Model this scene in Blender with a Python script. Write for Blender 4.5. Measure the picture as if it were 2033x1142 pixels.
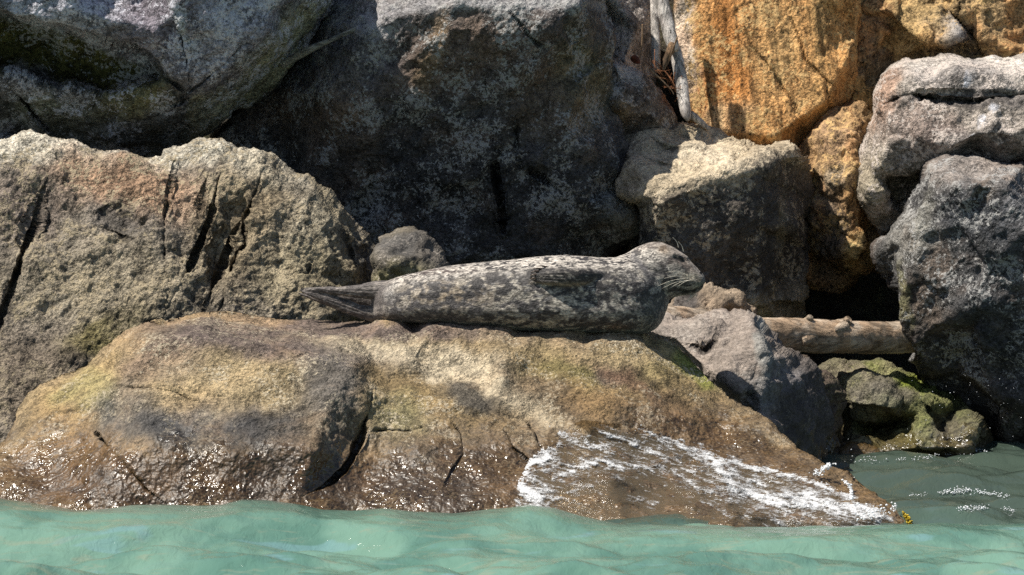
import bpy, math, random
import numpy as np
from mathutils import Vector, Matrix
from mathutils.geometry import delaunay_2d_cdt

for o in list(bpy.data.objects):
    bpy.data.objects.remove(o)
scene = bpy.context.scene
COL = scene.collection

# ---------------------------------------------------------------- camera
CAM = np.array([0.0, -16.0, 1.74]); PITCH = 0.06; FPX = 8000.0; CX, CY = 1016.5, 571.0
RES = 1
cam_d = bpy.data.cameras.new('camera'); cam = bpy.data.objects.new('camera', cam_d); COL.objects.link(cam)
cam.location = CAM.tolist(); cam.rotation_euler = (math.pi/2 - PITCH, 0, 0)
cam_d.sensor_width = 36.0; cam_d.lens = FPX/2033.0*36.0
cam_d.clip_start = 0.1; cam_d.clip_end = 400.0
cam_d.dof.use_dof = True; cam_d.dof.focus_distance = 15.7; cam_d.dof.aperture_fstop = 7.0
scene.camera = cam

# ---------------------------------------------------------------- sky and sun
TO_SUN = Vector((-0.44, -0.13, 0.80)).normalized()
w = bpy.data.worlds.new('World'); scene.world = w; w.use_nodes = True
nt = w.node_tree; nt.nodes.clear()
sky = nt.nodes.new('ShaderNodeTexSky'); sky.sky_type = 'NISHITA'; sky.sun_disc = False
sky.sun_elevation = math.asin(TO_SUN.z); sky.sun_rotation = math.atan2(TO_SUN.x, TO_SUN.y)
bg = nt.nodes.new('ShaderNodeBackground'); bg.inputs['Strength'].default_value = 0.066
wo = nt.nodes.new('ShaderNodeOutputWorld')
nt.links.new(sky.outputs[0], bg.inputs[0]); nt.links.new(bg.outputs[0], wo.inputs[0])
sl = bpy.data.lights.new('sun', 'SUN'); sl.energy = 5.0; sl.angle = math.radians(0.5); sl.color = (1, .945, .85)
so = bpy.data.objects.new('sun', sl); COL.objects.link(so)
so.rotation_euler = TO_SUN.to_track_quat('Z', 'Y').to_euler(); so.location = (-6, 0, 12)
scene.view_settings.view_transform = 'Standard'; scene.view_settings.look = 'None'
scene.view_settings.exposure = 0.5; scene.view_settings.gamma = 1.0
scene.view_settings.use_curve_mapping = False
scene.render.engine = 'CYCLES'
scene.cycles.max_bounces = 6; scene.cycles.transparent_max_bounces = 12
scene.cycles.sample_clamp_indirect = 4.0; scene.cycles.sample_clamp_direct = 12.0; scene.cycles.use_denoising = False

# ---------------------------------------------------------------- helpers
cp_, sp_ = math.cos(PITCH), math.sin(PITCH)
def P(px, py, Y):
    """world point seen at photo pixel (px,py) lying at depth Y"""
    px = np.asarray(px, float); py = np.asarray(py, float); Y = np.asarray(Y, float)
    X = (px-CX)/FPX; V = -(py-CY)/FPX
    dy = cp_ + V*sp_; dz = -sp_ + V*cp_
    t = (Y-CAM[1])/dy
    return np.stack(np.broadcast_arrays(t*X+CAM[0], Y+0*t, CAM[2]+t*dz), -1)
def proj(p):
    d = p-CAM; f = d[..., 1]*cp_-d[..., 2]*sp_; u = d[..., 1]*sp_+d[..., 2]*cp_
    return CX+FPX*d[..., 0]/f, CY-FPX*u/f

_r = np.random.RandomState(7)
PERM = np.concatenate([_r.permutation(256)]*3).astype(np.int32)
GR = _r.normal(size=(256, 3)); GR /= np.linalg.norm(GR, axis=1)[:, None]
def pn(p):
    i = np.floor(p).astype(np.int32); f = p-i; i &= 255
    u = f*f*f*(f*(f*6-15)+10); out = np.zeros(len(p))
    for a in (0, 1):
        wa = u[:, 0] if a else 1-u[:, 0]
        pa = PERM[i[:, 0]+a]
        for b in (0, 1):
            wb = wa*(u[:, 1] if b else 1-u[:, 1]); pb = PERM[pa+i[:, 1]+b]
            for c in (0, 1):
                g = GR[PERM[pb+i[:, 2]+c]]
                out += wb*(u[:, 2] if c else 1-u[:, 2])*(g[:, 0]*(f[:, 0]-a)+g[:, 1]*(f[:, 1]-b)+g[:, 2]*(f[:, 2]-c))
    return out
def fbm(p, oct=5, gain=.5, lac=2.03, mode=0):
    o = np.zeros(len(p)); a = 1.0
    for k in range(oct):
        n = pn(p*lac**k+17.3*k+40)
        if mode == 1: n = .35-np.abs(n)*1.6      # ridged
        if mode == 2: n = np.abs(n)*1.6-.35      # billow
        o += a*n; a *= gain
    return o
def cells(p, k=10.0, seed=0):
    """piecewise planar chipped-face noise"""
    i0 = np.floor(p).astype(np.int32); num = np.zeros(len(p)); den = np.zeros(len(p))
    for a in (-1, 0, 1):
        for b in (-1, 0, 1):
            for c in (-1, 0, 1):
                i = (i0+np.array([a, b, c])); j = i & 255
                h = PERM[PERM[PERM[j[:, 0]+seed]+j[:, 1]]+j[:, 2]]
                q = GR[h]*.5+.5
                d = p-(i+q); w_ = np.exp(-k*(d*d).sum(1))
                t = GR[(h*7+31) & 255]
                num += w_*((d*t).sum(1)+.35*GR[(h*3+5) & 255][:, 0]); den += w_
    return num/(den+1e-9)
def sstep(a, b, x):
    t = np.clip((x-a)/(b-a), 0, 1); return t*t*(3-2*t)
def segdist(X, Y, pts, closed=False):
    pts = np.asarray(pts, float)[:, :2]; n = len(pts)
    best = np.full(X.shape, 1e18); bx = np.zeros(X.shape); by = np.zeros(X.shape)
    for k in range(n if closed else n-1):
        ax, ay = pts[k]; bx_, by_ = pts[(k+1) % n]; dx, dy = bx_-ax, by_-ay
        t = np.clip(((X-ax)*dx+(Y-ay)*dy)/(dx*dx+dy*dy+1e-12), 0, 1)
        qx = ax+t*dx; qy = ay+t*dy; d = (X-qx)**2+(Y-qy)**2
        m = d < best; best[m] = d[m]; bx[m] = qx[m]; by[m] = qy[m]
    return np.sqrt(best), bx, by
def inside(X, Y, pts):
    pts = np.asarray(pts, float)[:, :2]; n = len(pts); r = np.zeros(X.shape, bool)
    for k in range(n):
        x1, y1 = pts[k]; x2, y2 = pts[(k+1) % n]
        if y1 == y2: continue
        c = ((y1 > Y) != (y2 > Y)) & (X < (x2-x1)*(Y-y1)/(y2-y1)+x1); r ^= c
    return r
def smooth_poly(pts, it=2):
    p = np.asarray(pts, float)
    for _ in range(it):
        q = np.roll(p, -1, 0); p = np.stack([.75*p+.25*q, .25*p+.75*q], 1).reshape(-1, p.shape[1])
    return p
def mesh_obj(name, v, faces, mat=None, parent=None, smooth=True, label=None, cat=None, group=None, kind=None, origin=None):
    v = np.asarray(v, float)
    if origin is None and parent is None and len(v):
        origin = np.array([v[:, 0].mean(), v[:, 1].mean(), v[:, 2].min()])
    if origin is None: origin = np.zeros(3)
    me = bpy.data.meshes.new(name)
    v = v-np.asarray(origin)
    if isinstance(faces, np.ndarray):
        nf, k = faces.shape
        me.vertices.add(len(v)); me.vertices.foreach_set('co', v.astype(np.float32).ravel())
        me.loops.add(nf*k); me.loops.foreach_set('vertex_index', faces.astype(np.int32).ravel())
        me.polygons.add(nf); me.polygons.foreach_set('loop_start', np.arange(0, nf*k, k, dtype=np.int32))
        me.update(calc_edges=True)
    else:
        me.from_pydata(v.tolist(), [], [list(f) for f in faces]); me.update()
    if smooth: me.polygons.foreach_set('use_smooth', np.ones(len(me.polygons), bool))
    o = bpy.data.objects.new(name, me); COL.objects.link(o)
    if mat: me.materials.append(mat)
    o.location = origin
    if parent is not None:
        o.parent = parent; o.location = -np.asarray(parent.location)+np.asarray(origin)
    tag(o, label, cat, group, kind)
    return o
def tag(o, label=None, cat=None, group=None, kind=None):
    if label: o['label'] = label
    if cat: o['category'] = cat
    if group: o['group'] = group
    if kind: o['kind'] = kind
def set_attr(o, name, val):
    me = o.data; val = np.asarray(val, np.float32)
    if val.ndim == 1:
        a = me.attributes.new(name, 'FLOAT', 'POINT'); a.data.foreach_set('value', val)
    else:
        a = me.attributes.new(name, 'FLOAT_COLOR', 'POINT')
        a.data.foreach_set('color', np.concatenate([val, np.ones((len(val), 1), np.float32)], 1).ravel())

class NT:
    def __init__(s, name):
        s.m = bpy.data.materials.new(name); s.m.use_nodes = True; s.t = s.m.node_tree; s.t.nodes.clear()
        s.out = s.n('ShaderNodeOutputMaterial')
    def n(s, typ, **kw):
        x = s.t.nodes.new(typ)
        for k, v in kw.items(): setattr(x, k, v)
        return x
    def set(s, sock, v):
        if isinstance(v, bpy.types.NodeSocket): s.t.links.new(v, sock)
        elif v is not None: sock.default_value = v
    def math(s, op, a, b=None, c=None, clamp=False):
        x = s.n('ShaderNodeMath', operation=op, use_clamp=clamp); s.set(x.inputs[0], a); s.set(x.inputs[1], b); s.set(x.inputs[2], c)
        return x.outputs[0]
    def mix(s, f, a, b, mode='MIX'):
        x = s.n('ShaderNodeMix', data_type='RGBA', blend_type=mode); s.set(x.inputs[0], f)
        for i, v in ((6, a), (7, b)):
            if isinstance(v, tuple) and len(v) == 3: v = v+(1,)
            s.set(x.inputs[i], v)
        return x.outputs[2]
    def ramp(s, f, lo, hi, a=0., b=1.):
        x = s.n('ShaderNodeMapRange', interpolation_type='SMOOTHSTEP'); s.set(x.inputs[0], f)
        for i, v in enumerate((lo, hi, a, b)): s.set(x.inputs[i+1], v)
        return x.outputs[0]
    def noise(s, vec, scale, detail=6, rough=.6, dist=0.):
        x = s.n('ShaderNodeTexNoise'); s.set(x.inputs['Vector'], vec); x.inputs['Scale'].default_value = scale
        x.inputs['Detail'].default_value = detail; x.inputs['Roughness'].default_value = rough; x.inputs['Distortion'].default_value = dist
        return x.outputs[0]
    def voro(s, vec, scale, feature='F1'):
        x = s.n('ShaderNodeTexVoronoi', feature=feature); s.set(x.inputs['Vector'], vec); x.inputs['Scale'].default_value = scale
        return x.outputs['Distance']
    def attr(s, name, out='Color'):
        x = s.n('ShaderNodeAttribute', attribute_name=name); return x.outputs[out]
    def bump(s, h, dist, strength=1., normal=None):
        x = s.n('ShaderNodeBump'); x.inputs['Strength'].default_value = strength; x.inputs['Distance'].default_value = dist
        s.set(x.inputs['Height'], h); s.set(x.inputs['Normal'], normal); return x.outputs[0]
    def coords(s, scale=(1, 1, 1), rot=(0, 0, 0), off=(0, 0, 0)):
        t = s.n('ShaderNodeTexCoord'); m = s.n('ShaderNodeMapping')
        m.inputs['Scale'].default_value = scale; m.inputs['Rotation'].default_value = rot; m.inputs['Location'].default_value = off
        s.t.links.new(t.outputs['Object'], m.inputs[0]); return m.outputs[0]
    def bsdf(s, col, rough, normal=None, spec=.5, coat=None, ior=1.45):
        b = s.n('ShaderNodeBsdfPrincipled'); s.set(b.inputs['Base Color'], col if not (isinstance(col, tuple) and len(col) == 3) else col+(1,))
        s.set(b.inputs['Roughness'], rough); s.set(b.inputs['Normal'], normal); s.set(b.inputs['Specular IOR Level'], spec)
        b.inputs['IOR'].default_value = ior
        if coat is not None: s.set(b.inputs['Coat Weight'], coat); b.inputs['Coat Roughness'].default_value = .12
        return b
    def finish(s, sh):
        s.t.links.new(sh if isinstance(sh, bpy.types.NodeSocket) else sh.outputs[0], s.out.inputs[0]); return s.m

def rock_mat(name, contrast=1., scale=1., smin=.25, speck=((.5, .5, .5), .0, 60), pits=.3, bump=1., stretch=(1, 1, 1), rot=(0, 0, 0), hue=((.3, .2, .1), .0), fine=1.):
    """stone: vertex colours broken up by mottling, grains, lichen specks and pits; 'wet' darkens and glosses"""
    s = NT(name); v = s.coords(); vs = s.coords(stretch, rot)
    col = s.attr('Col'); wet = s.attr('wet', 'Fac')
    big = s.noise(vs, 4*scale, 5, .6, .3); mid = s.noise(vs, 17*scale, 8, .68, .4); fin = s.noise(v, 75*scale*fine, 5, .7)
    grain = s.noise(v, 190*scale*fine, 3, .6)
    t = s.math('ADD', s.math('MULTIPLY', mid, .36), s.math('ADD', s.math('MULTIPLY', fin, .40), s.math('MULTIPLY', grain, .24)))
    m2 = s.ramp(t, .5-.095, .5+.105, 1-.66*contrast, 1+.8*contrast)
    c = s.mix(1., col, m2, 'MULTIPLY')
    m3 = s.ramp(big, .3, .7, .75, 1.25); c = s.mix(1., c, m3, 'MULTIPLY')
    if hue[1] > 0:
        h = s.ramp(big, .48, .66, 0, hue[1]); c = s.mix(h, c, s.mix(1., hue[0], m2, 'MULTIPLY'))
    sm = None
    if speck[1] > 0:
        sn = s.noise(v, speck[2], 4, .75, .6); reg = s.ramp(s.noise(v, 6, 3, .6), .35, .65, -.1, .1)
        th = s.math('ADD', sn, reg)
        sm = s.ramp(th, .64-.2*speck[1], .70-.2*speck[1], 0, 1)
        lum = s.n('ShaderNodeRGBToBW'); s.set(lum.inputs[0], col); c = s.mix(s.math('MULTIPLY', sm, s.ramp(lum.outputs[0], .05, .2, smin, .85)), c, speck[0])
    pit = s.ramp(s.noise(v, 44*scale, 5, .7, .8), .36+.06*pits, .30+.06*pits, 0, 1)
    c = s.mix(s.math('MULTIPLY', pit, min(1, .85*pits+.3)), c, s.mix(1., c, (.22, .22, .22), 'MULTIPLY'))
    c = s.mix(wet, c, s.mix(1., c, (.42, .365, .30), 'MULTIPLY'))
    rg = s.math('SUBTRACT', .85, s.math('MULTIPLY', wet, s.ramp(s.noise(v, 6, 4, .65), .42, .60, .30, .74)))
    h = s.math('ADD', s.math('MULTIPLY', mid, .05/scale), s.math('ADD', s.math('MULTIPLY', s.math('MULTIPLY', s.noise(v, 62*scale, 3, .55), .040/scale), s.math('SUBTRACT', 1., s.math('MULTIPLY', wet, .8))), s.math('MULTIPLY', s.math('MULTIPLY', grain, .012), s.math('SUBTRACT', 1., s.math('MULTIPLY', wet, .92)))))
    h = s.math('SUBTRACT', h, s.math('MULTIPLY', pit, .004))
    wn = s.math('ADD', s.math('MULTIPLY', s.noise(v, 46, 1.5, .5), .0165), s.math('MULTIPLY', s.noise(v, 80, 1, .5), .006))
    hm = s.n('ShaderNodeMix', data_type='FLOAT'); s.set(hm.inputs[0], wet); s.set(hm.inputs[2], h); s.set(hm.inputs[3], wn); h = hm.outputs[0]
    nrm = s.bump(h, 1.0, min(1., .75*bump))
    spec = s.math('ADD', .25, s.math('MULTIPLY', wet, .45))
    return s.finish(s.bsdf(c, rg, nrm, spec))

def rock(name, label, outline, rim, ctrl, mat, base=(.2, .18, .15), ridges=(), g=3., rnd=(40, .1), smooth=4, back=.5, cracks=(), dents=(),
         chip=(.02, 3., 8.), rough=(.04, 3., .57), ridged=0., patches=(), wet=None, chaikin=2, cat='rock', strat=None, pebble=.007, group='boulders of the shore'):
    O = np.array([(p[0], p[1], p[2] if len(p) > 2 else rim) for p in outline], float)
    pts = [tuple(p) for p in O] + [tuple(c) for c in ctrl]
    edges = [(i, (i+1) % len(O)) for i in range(len(O))]
    for rd in ridges:
        k = len(pts); pts += [tuple(q) for q in rd]; edges += [(k+i, k+i+1) for i in range(len(rd)-1)]
    ov, oe, of, orig, _, _ = delaunay_2d_cdt([Vector(p[:2]) for p in pts], edges, [], 0, 1e-4)
    od = []
    pa = np.array(pts)
    for q, og in zip(ov, orig):
        if og: od.append(np.mean([pts[i][2] for i in og]))
        else:
            dd = (pa[:, 0]-q.x)**2+(pa[:, 1]-q.y)**2; k = np.argsort(dd)[:3]; od.append((pa[k, 2]/(dd[k]+1)).sum()/(1/(dd[k]+1)).sum())
    g = g*RES
    S = smooth_poly(O, chaikin) if chaikin else O
    xs = np.arange(S[:, 0].min()-2*g, S[:, 0].max()+3*g, g); ys = np.arange(S[:, 1].min()-2*g, S[:, 1].max()+3*g, g)
    X, Y = np.meshgrid(xs, ys); D = np.full(X.shape, np.nan)
    for f in of:
        for k in range(1, len(f)-1):
            a, b, c = ov[f[0]], ov[f[k]], ov[f[k+1]]
            den = (b.y-c.y)*(a.x-c.x)+(c.x-b.x)*(a.y-c.y)
            if abs(den) < 1e-6: continue
            i0 = max(0, int((min(a.x, b.x, c.x)-xs[0])/g)-1); i1 = int((max(a.x, b.x, c.x)-xs[0])/g)+2
            j0 = max(0, int((min(a.y, b.y, c.y)-ys[0])/g)-1); j1 = int((max(a.y, b.y, c.y)-ys[0])/g)+2
            XX = X[j0:j1, i0:i1]; YY = Y[j0:j1, i0:i1]
            l1 = ((b.y-c.y)*(XX-c.x)+(c.x-b.x)*(YY-c.y))/den; l2 = ((c.y-a.y)*(XX-c.x)+(a.x-c.x)*(YY-c.y))/den; l3 = 1-l1-l2
            m = (l1 > -1e-3) & (l2 > -1e-3) & (l3 > -1e-3)
            D[j0:j1, i0:i1][m] = (l1*od[f[0]]+l2*od[f[k]]+l3*od[f[k+1]])[m]
    ins = inside(X, Y, S)
    bad = np.isnan(D); 
    if bad.any(): D[bad] = np.nanmean(D)
    W = ins.astype(float)*(~bad)+1e-6
    for _ in range(int(smooth*(3/g)**2+.5)):
        for ax in (0, 1):
            n_ = D*W; D = (n_*2+np.roll(n_, 1, ax)+np.roll(n_, -1, ax))/(W*2+np.roll(W, 1, ax)+np.roll(W, -1, ax))
    # keep cells, snap rim
    cell = ins[:-1, :-1] & ins[1:, :-1] & ins[:-1, 1:] & ins[1:, 1:]
    used = np.zeros(X.shape, bool)
    for a in (0, 1):
        for b in (0, 1): used[a:X.shape[0]-1+a, b:X.shape[1]-1+b] |= cell
    idx = -np.ones(X.shape, int); idx[used] = np.arange(used.sum())
    px, py, d = X[used].copy(), Y[used].copy(), D[used].copy()
    F = np.stack([idx[:-1, :-1][cell], idx[1:, :-1][cell], idx[1:, 1:][cell], idx[:-1, 1:][cell]], 1)
    F = F[:, ::-1]   # facing the camera (-y)
    E = np.concatenate([F[:, [0, 1]], F[:, [1, 2]], F[:, [2, 3]], F[:, [3, 0]]])
    key = np.sort(E, 1); kk = key[:, 0]*10**7+key[:, 1]; _, inv, cnt = np.unique(kk, return_inverse=True, return_counts=True)
    BE = E[cnt[inv] == 1]
    rimv = np.unique(BE)
    dist, qx, qy = segdist(px, py, S, True)
    px[rimv], py[rimv] = qx[rimv], qy[rimv]; dist[rimv] = 0
    # low-frequency warp of authored marks
    pw = np.stack([px*.012, py*.012, np.full(len(px), 3.3)], 1)
    wx = px+16*fbm(pw, 4, .6); wy = py+16*fbm(pw+9.1, 4, .6)
    if rnd[0]:
        t = np.clip(1-dist/rnd[0], 0, 1); d = d+rnd[1]*(1-np.sqrt(np.clip(1-t*t, 0, 1)))
    crk = np.zeros(len(px))
    for c in cracks:
        cd, _, _ = segdist(wx*.3+px*.7, wy*.3+py*.7, c[0])
        e0 = np.asarray(c[0][0], float); e1 = np.asarray(c[0][-1], float); L = max(20., np.hypot(*(e1-e0)))
        tp = sstep(0, .38*L, np.minimum(np.hypot(px-e0[0], py-e0[1]), np.hypot(px-e1[0], py-e1[1])))*.7+.3
        tp = tp*(.95+.35*fbm(pw*3+c[1], 3))
        prof = np.exp(-(cd/(c[1]*.5*np.clip(tp, .3, 1)))**2)*np.clip(tp, 0, 1.1); d = d+c[2]*prof; crk = np.maximum(crk, prof*min(1, c[2]/.03))
    for dn in dents:
        ii = inside(wx, wy, dn[0]); cd, _, _ = segdist(wx, wy, dn[0], True); sd = np.where(ii, cd, -cd)
        d = d+dn[1]*sstep(-dn[2]*.5, dn[2], sd)
    V = P(px, py, d)
    # back shell
    nb = len(V); cen = V.mean(0); cur = rimv; curmap = {v_: i for i, v_ in enumerate(rimv)}
    B = np.array([[curmap[a], curmap[b]] for a, b in BE])
    rv = V[rimv]; rings = [rv]; steps = ((.25, .98), (.6, .88), (.9, .62), (1., .3))
    newV = [V]; FF = [F]; prev = rimv.copy(); base_i = nb
    for (bk, sc) in steps:
        q = rv.copy(); q[:, 1] = rv[:, 1]*(1-bk*.6)+(rv[:, 1].mean())*bk*.6+back*bk
        q[:, 0] = cen[0]+(rv[:, 0]-cen[0])*sc; q[:, 2] = cen[2]+(rv[:, 2]-cen[2])*sc
        ids = np.arange(base_i, base_i+len(q)); base_i += len(q); newV.append(q)
        FF.append(np.stack([prev[B[:, 1]], prev[B[:, 0]], ids[B[:, 0]], ids[B[:, 1]]], 1)); prev = ids
    newV.append(np.array([[cen[0], rv[:, 1].mean()+back, cen[2]]]))
    tri = np.stack([prev[B[:, 1]], prev[B[:, 0]], np.full(len(B), base_i), np.full(len(B), base_i)], 1)
    V = np.concatenate(newV); F = np.concatenate(FF)
    nfront = nb
    # triangle fan appended separately (quads need distinct verts)
    o = mesh_obj(name, V, F, mat, origin=(0, 0, 0))
    N = np.zeros(len(V)*3, np.float32); o.data.vertices.foreach_get('normal', N); N = N.reshape(-1, 3).astype(float)
    bpy.data.objects.remove(o)
    h = np.zeros(len(V))
    Vn = V+np.array([0, 0, 5.0])+hash(name) % 7*0
    if chip[0]: h += chip[0]*cells(Vn*chip[1], chip[2]) + .4*chip[0]*cells(Vn*chip[1]*2.7+5, chip[2], 3)
    dry = np.ones(len(V)) if not wet else sstep(wet[0]-wet[1]*1.5, wet[0]+wet[1]*.5, V[:, 2])
    if rough[0]: lo_ = fbm(Vn*rough[1], 4, rough[2]); h += rough[0]*(lo_+(fbm(Vn*rough[1], 7, rough[2])-lo_)*(.15+.85*dry))
    if ridged: h += ridged*fbm(Vn*rough[1]*1.7+3, 5, .55, mode=1)
    if pebble: h += (.25+.75*dry)*pebble*(fbm(Vn*19, 3, .55, mode=2)+.8*fbm(Vn*34+6, 3, .6))
    if strat:   # bedding: (direction, period, amp)
        dv = np.array(strat[0], float); dv /= np.linalg.norm(dv)
        s_ = (Vn@dv)/strat[1]+.8*fbm(Vn*2.2, 3); h += strat[2]*fbm(np.stack([s_, s_*.02+Vn[:, 0]*.7, Vn[:, 2]*.7], 1), 4, .6)
    V = V+N*h[:, None]
    Fq = np.concatenate([np.column_stack([F[:, [0, 1, 2]]]), F[:, [0, 2, 3]], tri[:, :3]])
    label = label
    o = mesh_obj(name, V, Fq, mat, label=label, cat=cat, group=group)
    # colours
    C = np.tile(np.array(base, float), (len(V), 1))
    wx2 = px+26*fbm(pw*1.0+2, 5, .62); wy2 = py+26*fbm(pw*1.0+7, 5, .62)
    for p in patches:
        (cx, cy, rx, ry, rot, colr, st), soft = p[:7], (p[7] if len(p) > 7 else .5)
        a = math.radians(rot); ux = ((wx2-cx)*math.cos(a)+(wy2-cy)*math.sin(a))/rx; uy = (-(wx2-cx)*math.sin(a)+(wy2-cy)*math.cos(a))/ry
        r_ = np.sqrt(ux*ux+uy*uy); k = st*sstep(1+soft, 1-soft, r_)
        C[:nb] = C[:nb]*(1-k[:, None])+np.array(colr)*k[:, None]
    C[:nb] *= (1-.75*crk)[:, None]  # cracks darkened in colour to deepen their shade
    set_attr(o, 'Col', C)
    wv = np.zeros(len(V))
    if wet:
        nz = fbm(V*5, 4, .6); wv = sstep(wet[0]+wet[1], wet[0]-wet[1], V[:, 2]+.16*nz)
    set_attr(o, 'wet', wv)
    o['_'] = 0; del o['_']
    GRID[name+label] = (xs, ys, D)
    return o, (xs, ys, D)
GRID = {}
def grid_depth(G, px, py):
    xs, ys, D = G; g = xs[1]-xs[0]
    fx = np.clip((np.asarray(px)-xs[0])/g, 0, len(xs)-1.001); fy = np.clip((np.asarray(py)-ys[0])/g, 0, len(ys)-1.001)
    i = fx.astype(int); j = fy.astype(int); a = fx-i; b = fy-j
    return D[j, i]*(1-a)*(1-b)+D[j, i+1]*a*(1-b)+D[j+1, i]*(1-a)*b+D[j+1, i+1]*a*b

# ---------------------------------------------------------------- stone materials
M_TAN = rock_mat('wet tan granite', .85, 1.2, .25, ((.55, .47, .34), .2, 70), .3, 1., hue=((.30, .18, .08), .2))
M_CRACK = rock_mat('grey brown gneiss', 1.1, 1.0, .25, ((.40, .33, .22), .45, 46), .55, 1.0, (1, 1, .6), (0, .45, 0))
M_DARK = rock_mat('dark lichened granite', 1., 1.0, .75, ((.42, .41, .39), .45, 62), .5, .9, hue=((.16, .10, .06), .3))
M_SKYTINT = rock_mat('sky tinted lichened granite', 1.1, 1.0, .45, ((.62, .61, .66), .56, 55), .6, .8)  # bluish cast of the lichen specks stands for skylight
M_GOLD = rock_mat('orange stained granite', 1., 1.1, .25, ((.60, .40, .18), .42, 40), 1.4, .7, (1, 1, .22), (0, .1, 0), hue=((.40, .17, .05), .5))
M_PALE = rock_mat('pale tan granite', .7, 1.0, .6, ((.60, .50, .36), .45, 42), .5, .9)
M_GREY = rock_mat('plain grey stone', .6, 1.1, .25, ((.42, .37, .32), .15, 60), .15, .7)
M_MOSS = rock_mat('dark stone with algae', .85, 1.2, .25, ((.30, .28, .14), .25, 60), .6, 1.1, hue=((.10, .13, .02), .25))
M_LICH = rock_mat('pink grey lichened granite', 1., 1.1, .25, ((.62, .54, .48), .55, 55), .7, .9)

TANC, PALE, BRN, PUR, DRK, OLV, GOLD, RUST = (.285, .215, .125), (.47, .395, .28), (.16, .11, .075), (.145, .112, .10), (.055, .05, .047), (.19, .165, .065), (.40, .25, .09), (.27, .125, .045)

# ---------------------------------------------------------------- ground and water bed
gx = np.linspace(-14, 14, 90); gy = np.concatenate([np.linspace(-30, -2, 12), np.linspace(-1.8, 6, 60), np.linspace(6.5, 30, 14)])
GX, GY = np.meshgrid(gx, gy)
gz = np.interp(GY, [-30, -4, -1.5, 1.6, 2.6, 3.4, 5, 30], [-3, -1.6, -.9, -.15, .25, 2.6, 4.2, 9])
gp = np.stack([GX.ravel(), GY.ravel(), gz.ravel()], 1); gp[:, 2] += .25*fbm(gp*.9+30, 5)
n1, n2 = GX.shape; ii = np.arange(n1*n2).reshape(n1, n2)
gf = np.stack([ii[:-1, :-1].ravel(), ii[:-1, 1:].ravel(), ii[1:, 1:].ravel(), ii[1:, :-1].ravel()], 1)
ground = mesh_obj('ground', gp, gf, M_MOSS, kind='structure')
set_attr(ground, 'Col', np.tile((.07, .06, .045), (len(gp), 1))); set_attr(ground, 'wet', np.zeros(len(gp)))

# ---------------------------------------------------------------- boulders
A_out = [(-180, 1120, -1.2), (-150, 980, -1.0), (-60, 930, -.8), (0, 895, -.7), (20, 850, -.6), (45, 800, -.5), (75, 762, -.45), (110, 745, -.4), (150, 735, -.35), (200, 690, -.25), (245, 660, -.15),
         (290, 635, -.05), (340, 632, 0), (400, 621, .05), (450, 615, .1), (500, 626, .1), (560, 634, .1), (640, 638, .1), (700, 640, .1), (735, 638, .1), (770, 635, .14), (810, 631, .2), (900, 630, .22), (950, 632, .22), (1050, 636, .22),
         (1150, 638, .22), (1210, 640, .22), (1262, 648, .2), (1300, 664, .1), (1325, 672, .05), (1350, 690, .02), (1390, 732, -.08), (1430, 775, -.18), (1480, 806, -.3), (1530, 840, -.42), (1560, 866, -.5), (1620, 912, -.68),
         (1680, 950, -.85), (1740, 985, -1.05), (1790, 1022, -1.25), (1815, 1045, -1.33), (1835, 1100, -1.4), (1700, 1170, -1.6), (1300, 1190, -1.7), (800, 1190, -1.6), (200, 1180, -1.5)]
A_ctl = [(700, 646, -.06), (735, 643, -.10), (770, 641, -.15), (850, 641, -.18), (900, 643, -.19), (950, 648, -.2), (1000, 652, -.2), (1080, 655, -.2), (1150, 658, -.2), (1210, 660, -.19), (1265, 666, -.17), (820, 636, 0), (900, 636, 0), (1050, 644, 0), (1200, 648, 0), (600, 650, -.05), (450, 640, -.15), (850, 662, -.26), (1000, 676, -.28), (1150, 680, -.26), (1270, 684, -.2),
         (820, 705, -.42), (1000, 712, -.44), (1150, 715, -.42), (1290, 715, -.28), 
         (740, 716, -.40), (850, 750, -.45), (950, 778, -.5), (200, 720, -.36), (120, 800, -.62), (150, 900, -.9), (60, 930, -.85),
         (250, 760, -.78), (450, 780, -.9), (620, 790, -.92), (300, 880, -1.1), (470, 890, -1.16), (620, 890, -1.16), (650, 800, -.98), (150, 1000, -1.2), (430, 1000, -1.27), (600, 985, -1.22),
         (780, 790, -.70), (830, 850, -.86), (760, 880, -.94), (860, 930, -1.06), (960, 900, -.92), (700, 1000, -1.2), (900, 1010, -1.28), (1010, 990, -1.2),
         (1080, 800, -.58), (1030, 840, -.7), (1200, 800, -.62), (1330, 800, -.5), (1150, 880, -.82), (1300, 880, -.7), (1430, 880, -.58), (1100, 980, -1.15), (1300, 960, -1.0), (1500, 960, -.9), (1250, 1040, -1.42), (1450, 1045, -1.47), (1650, 1045, -1.5), (1640, 990, -1.12), (1740, 1025, -1.36), (1550, 1020, -1.3)]
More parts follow.
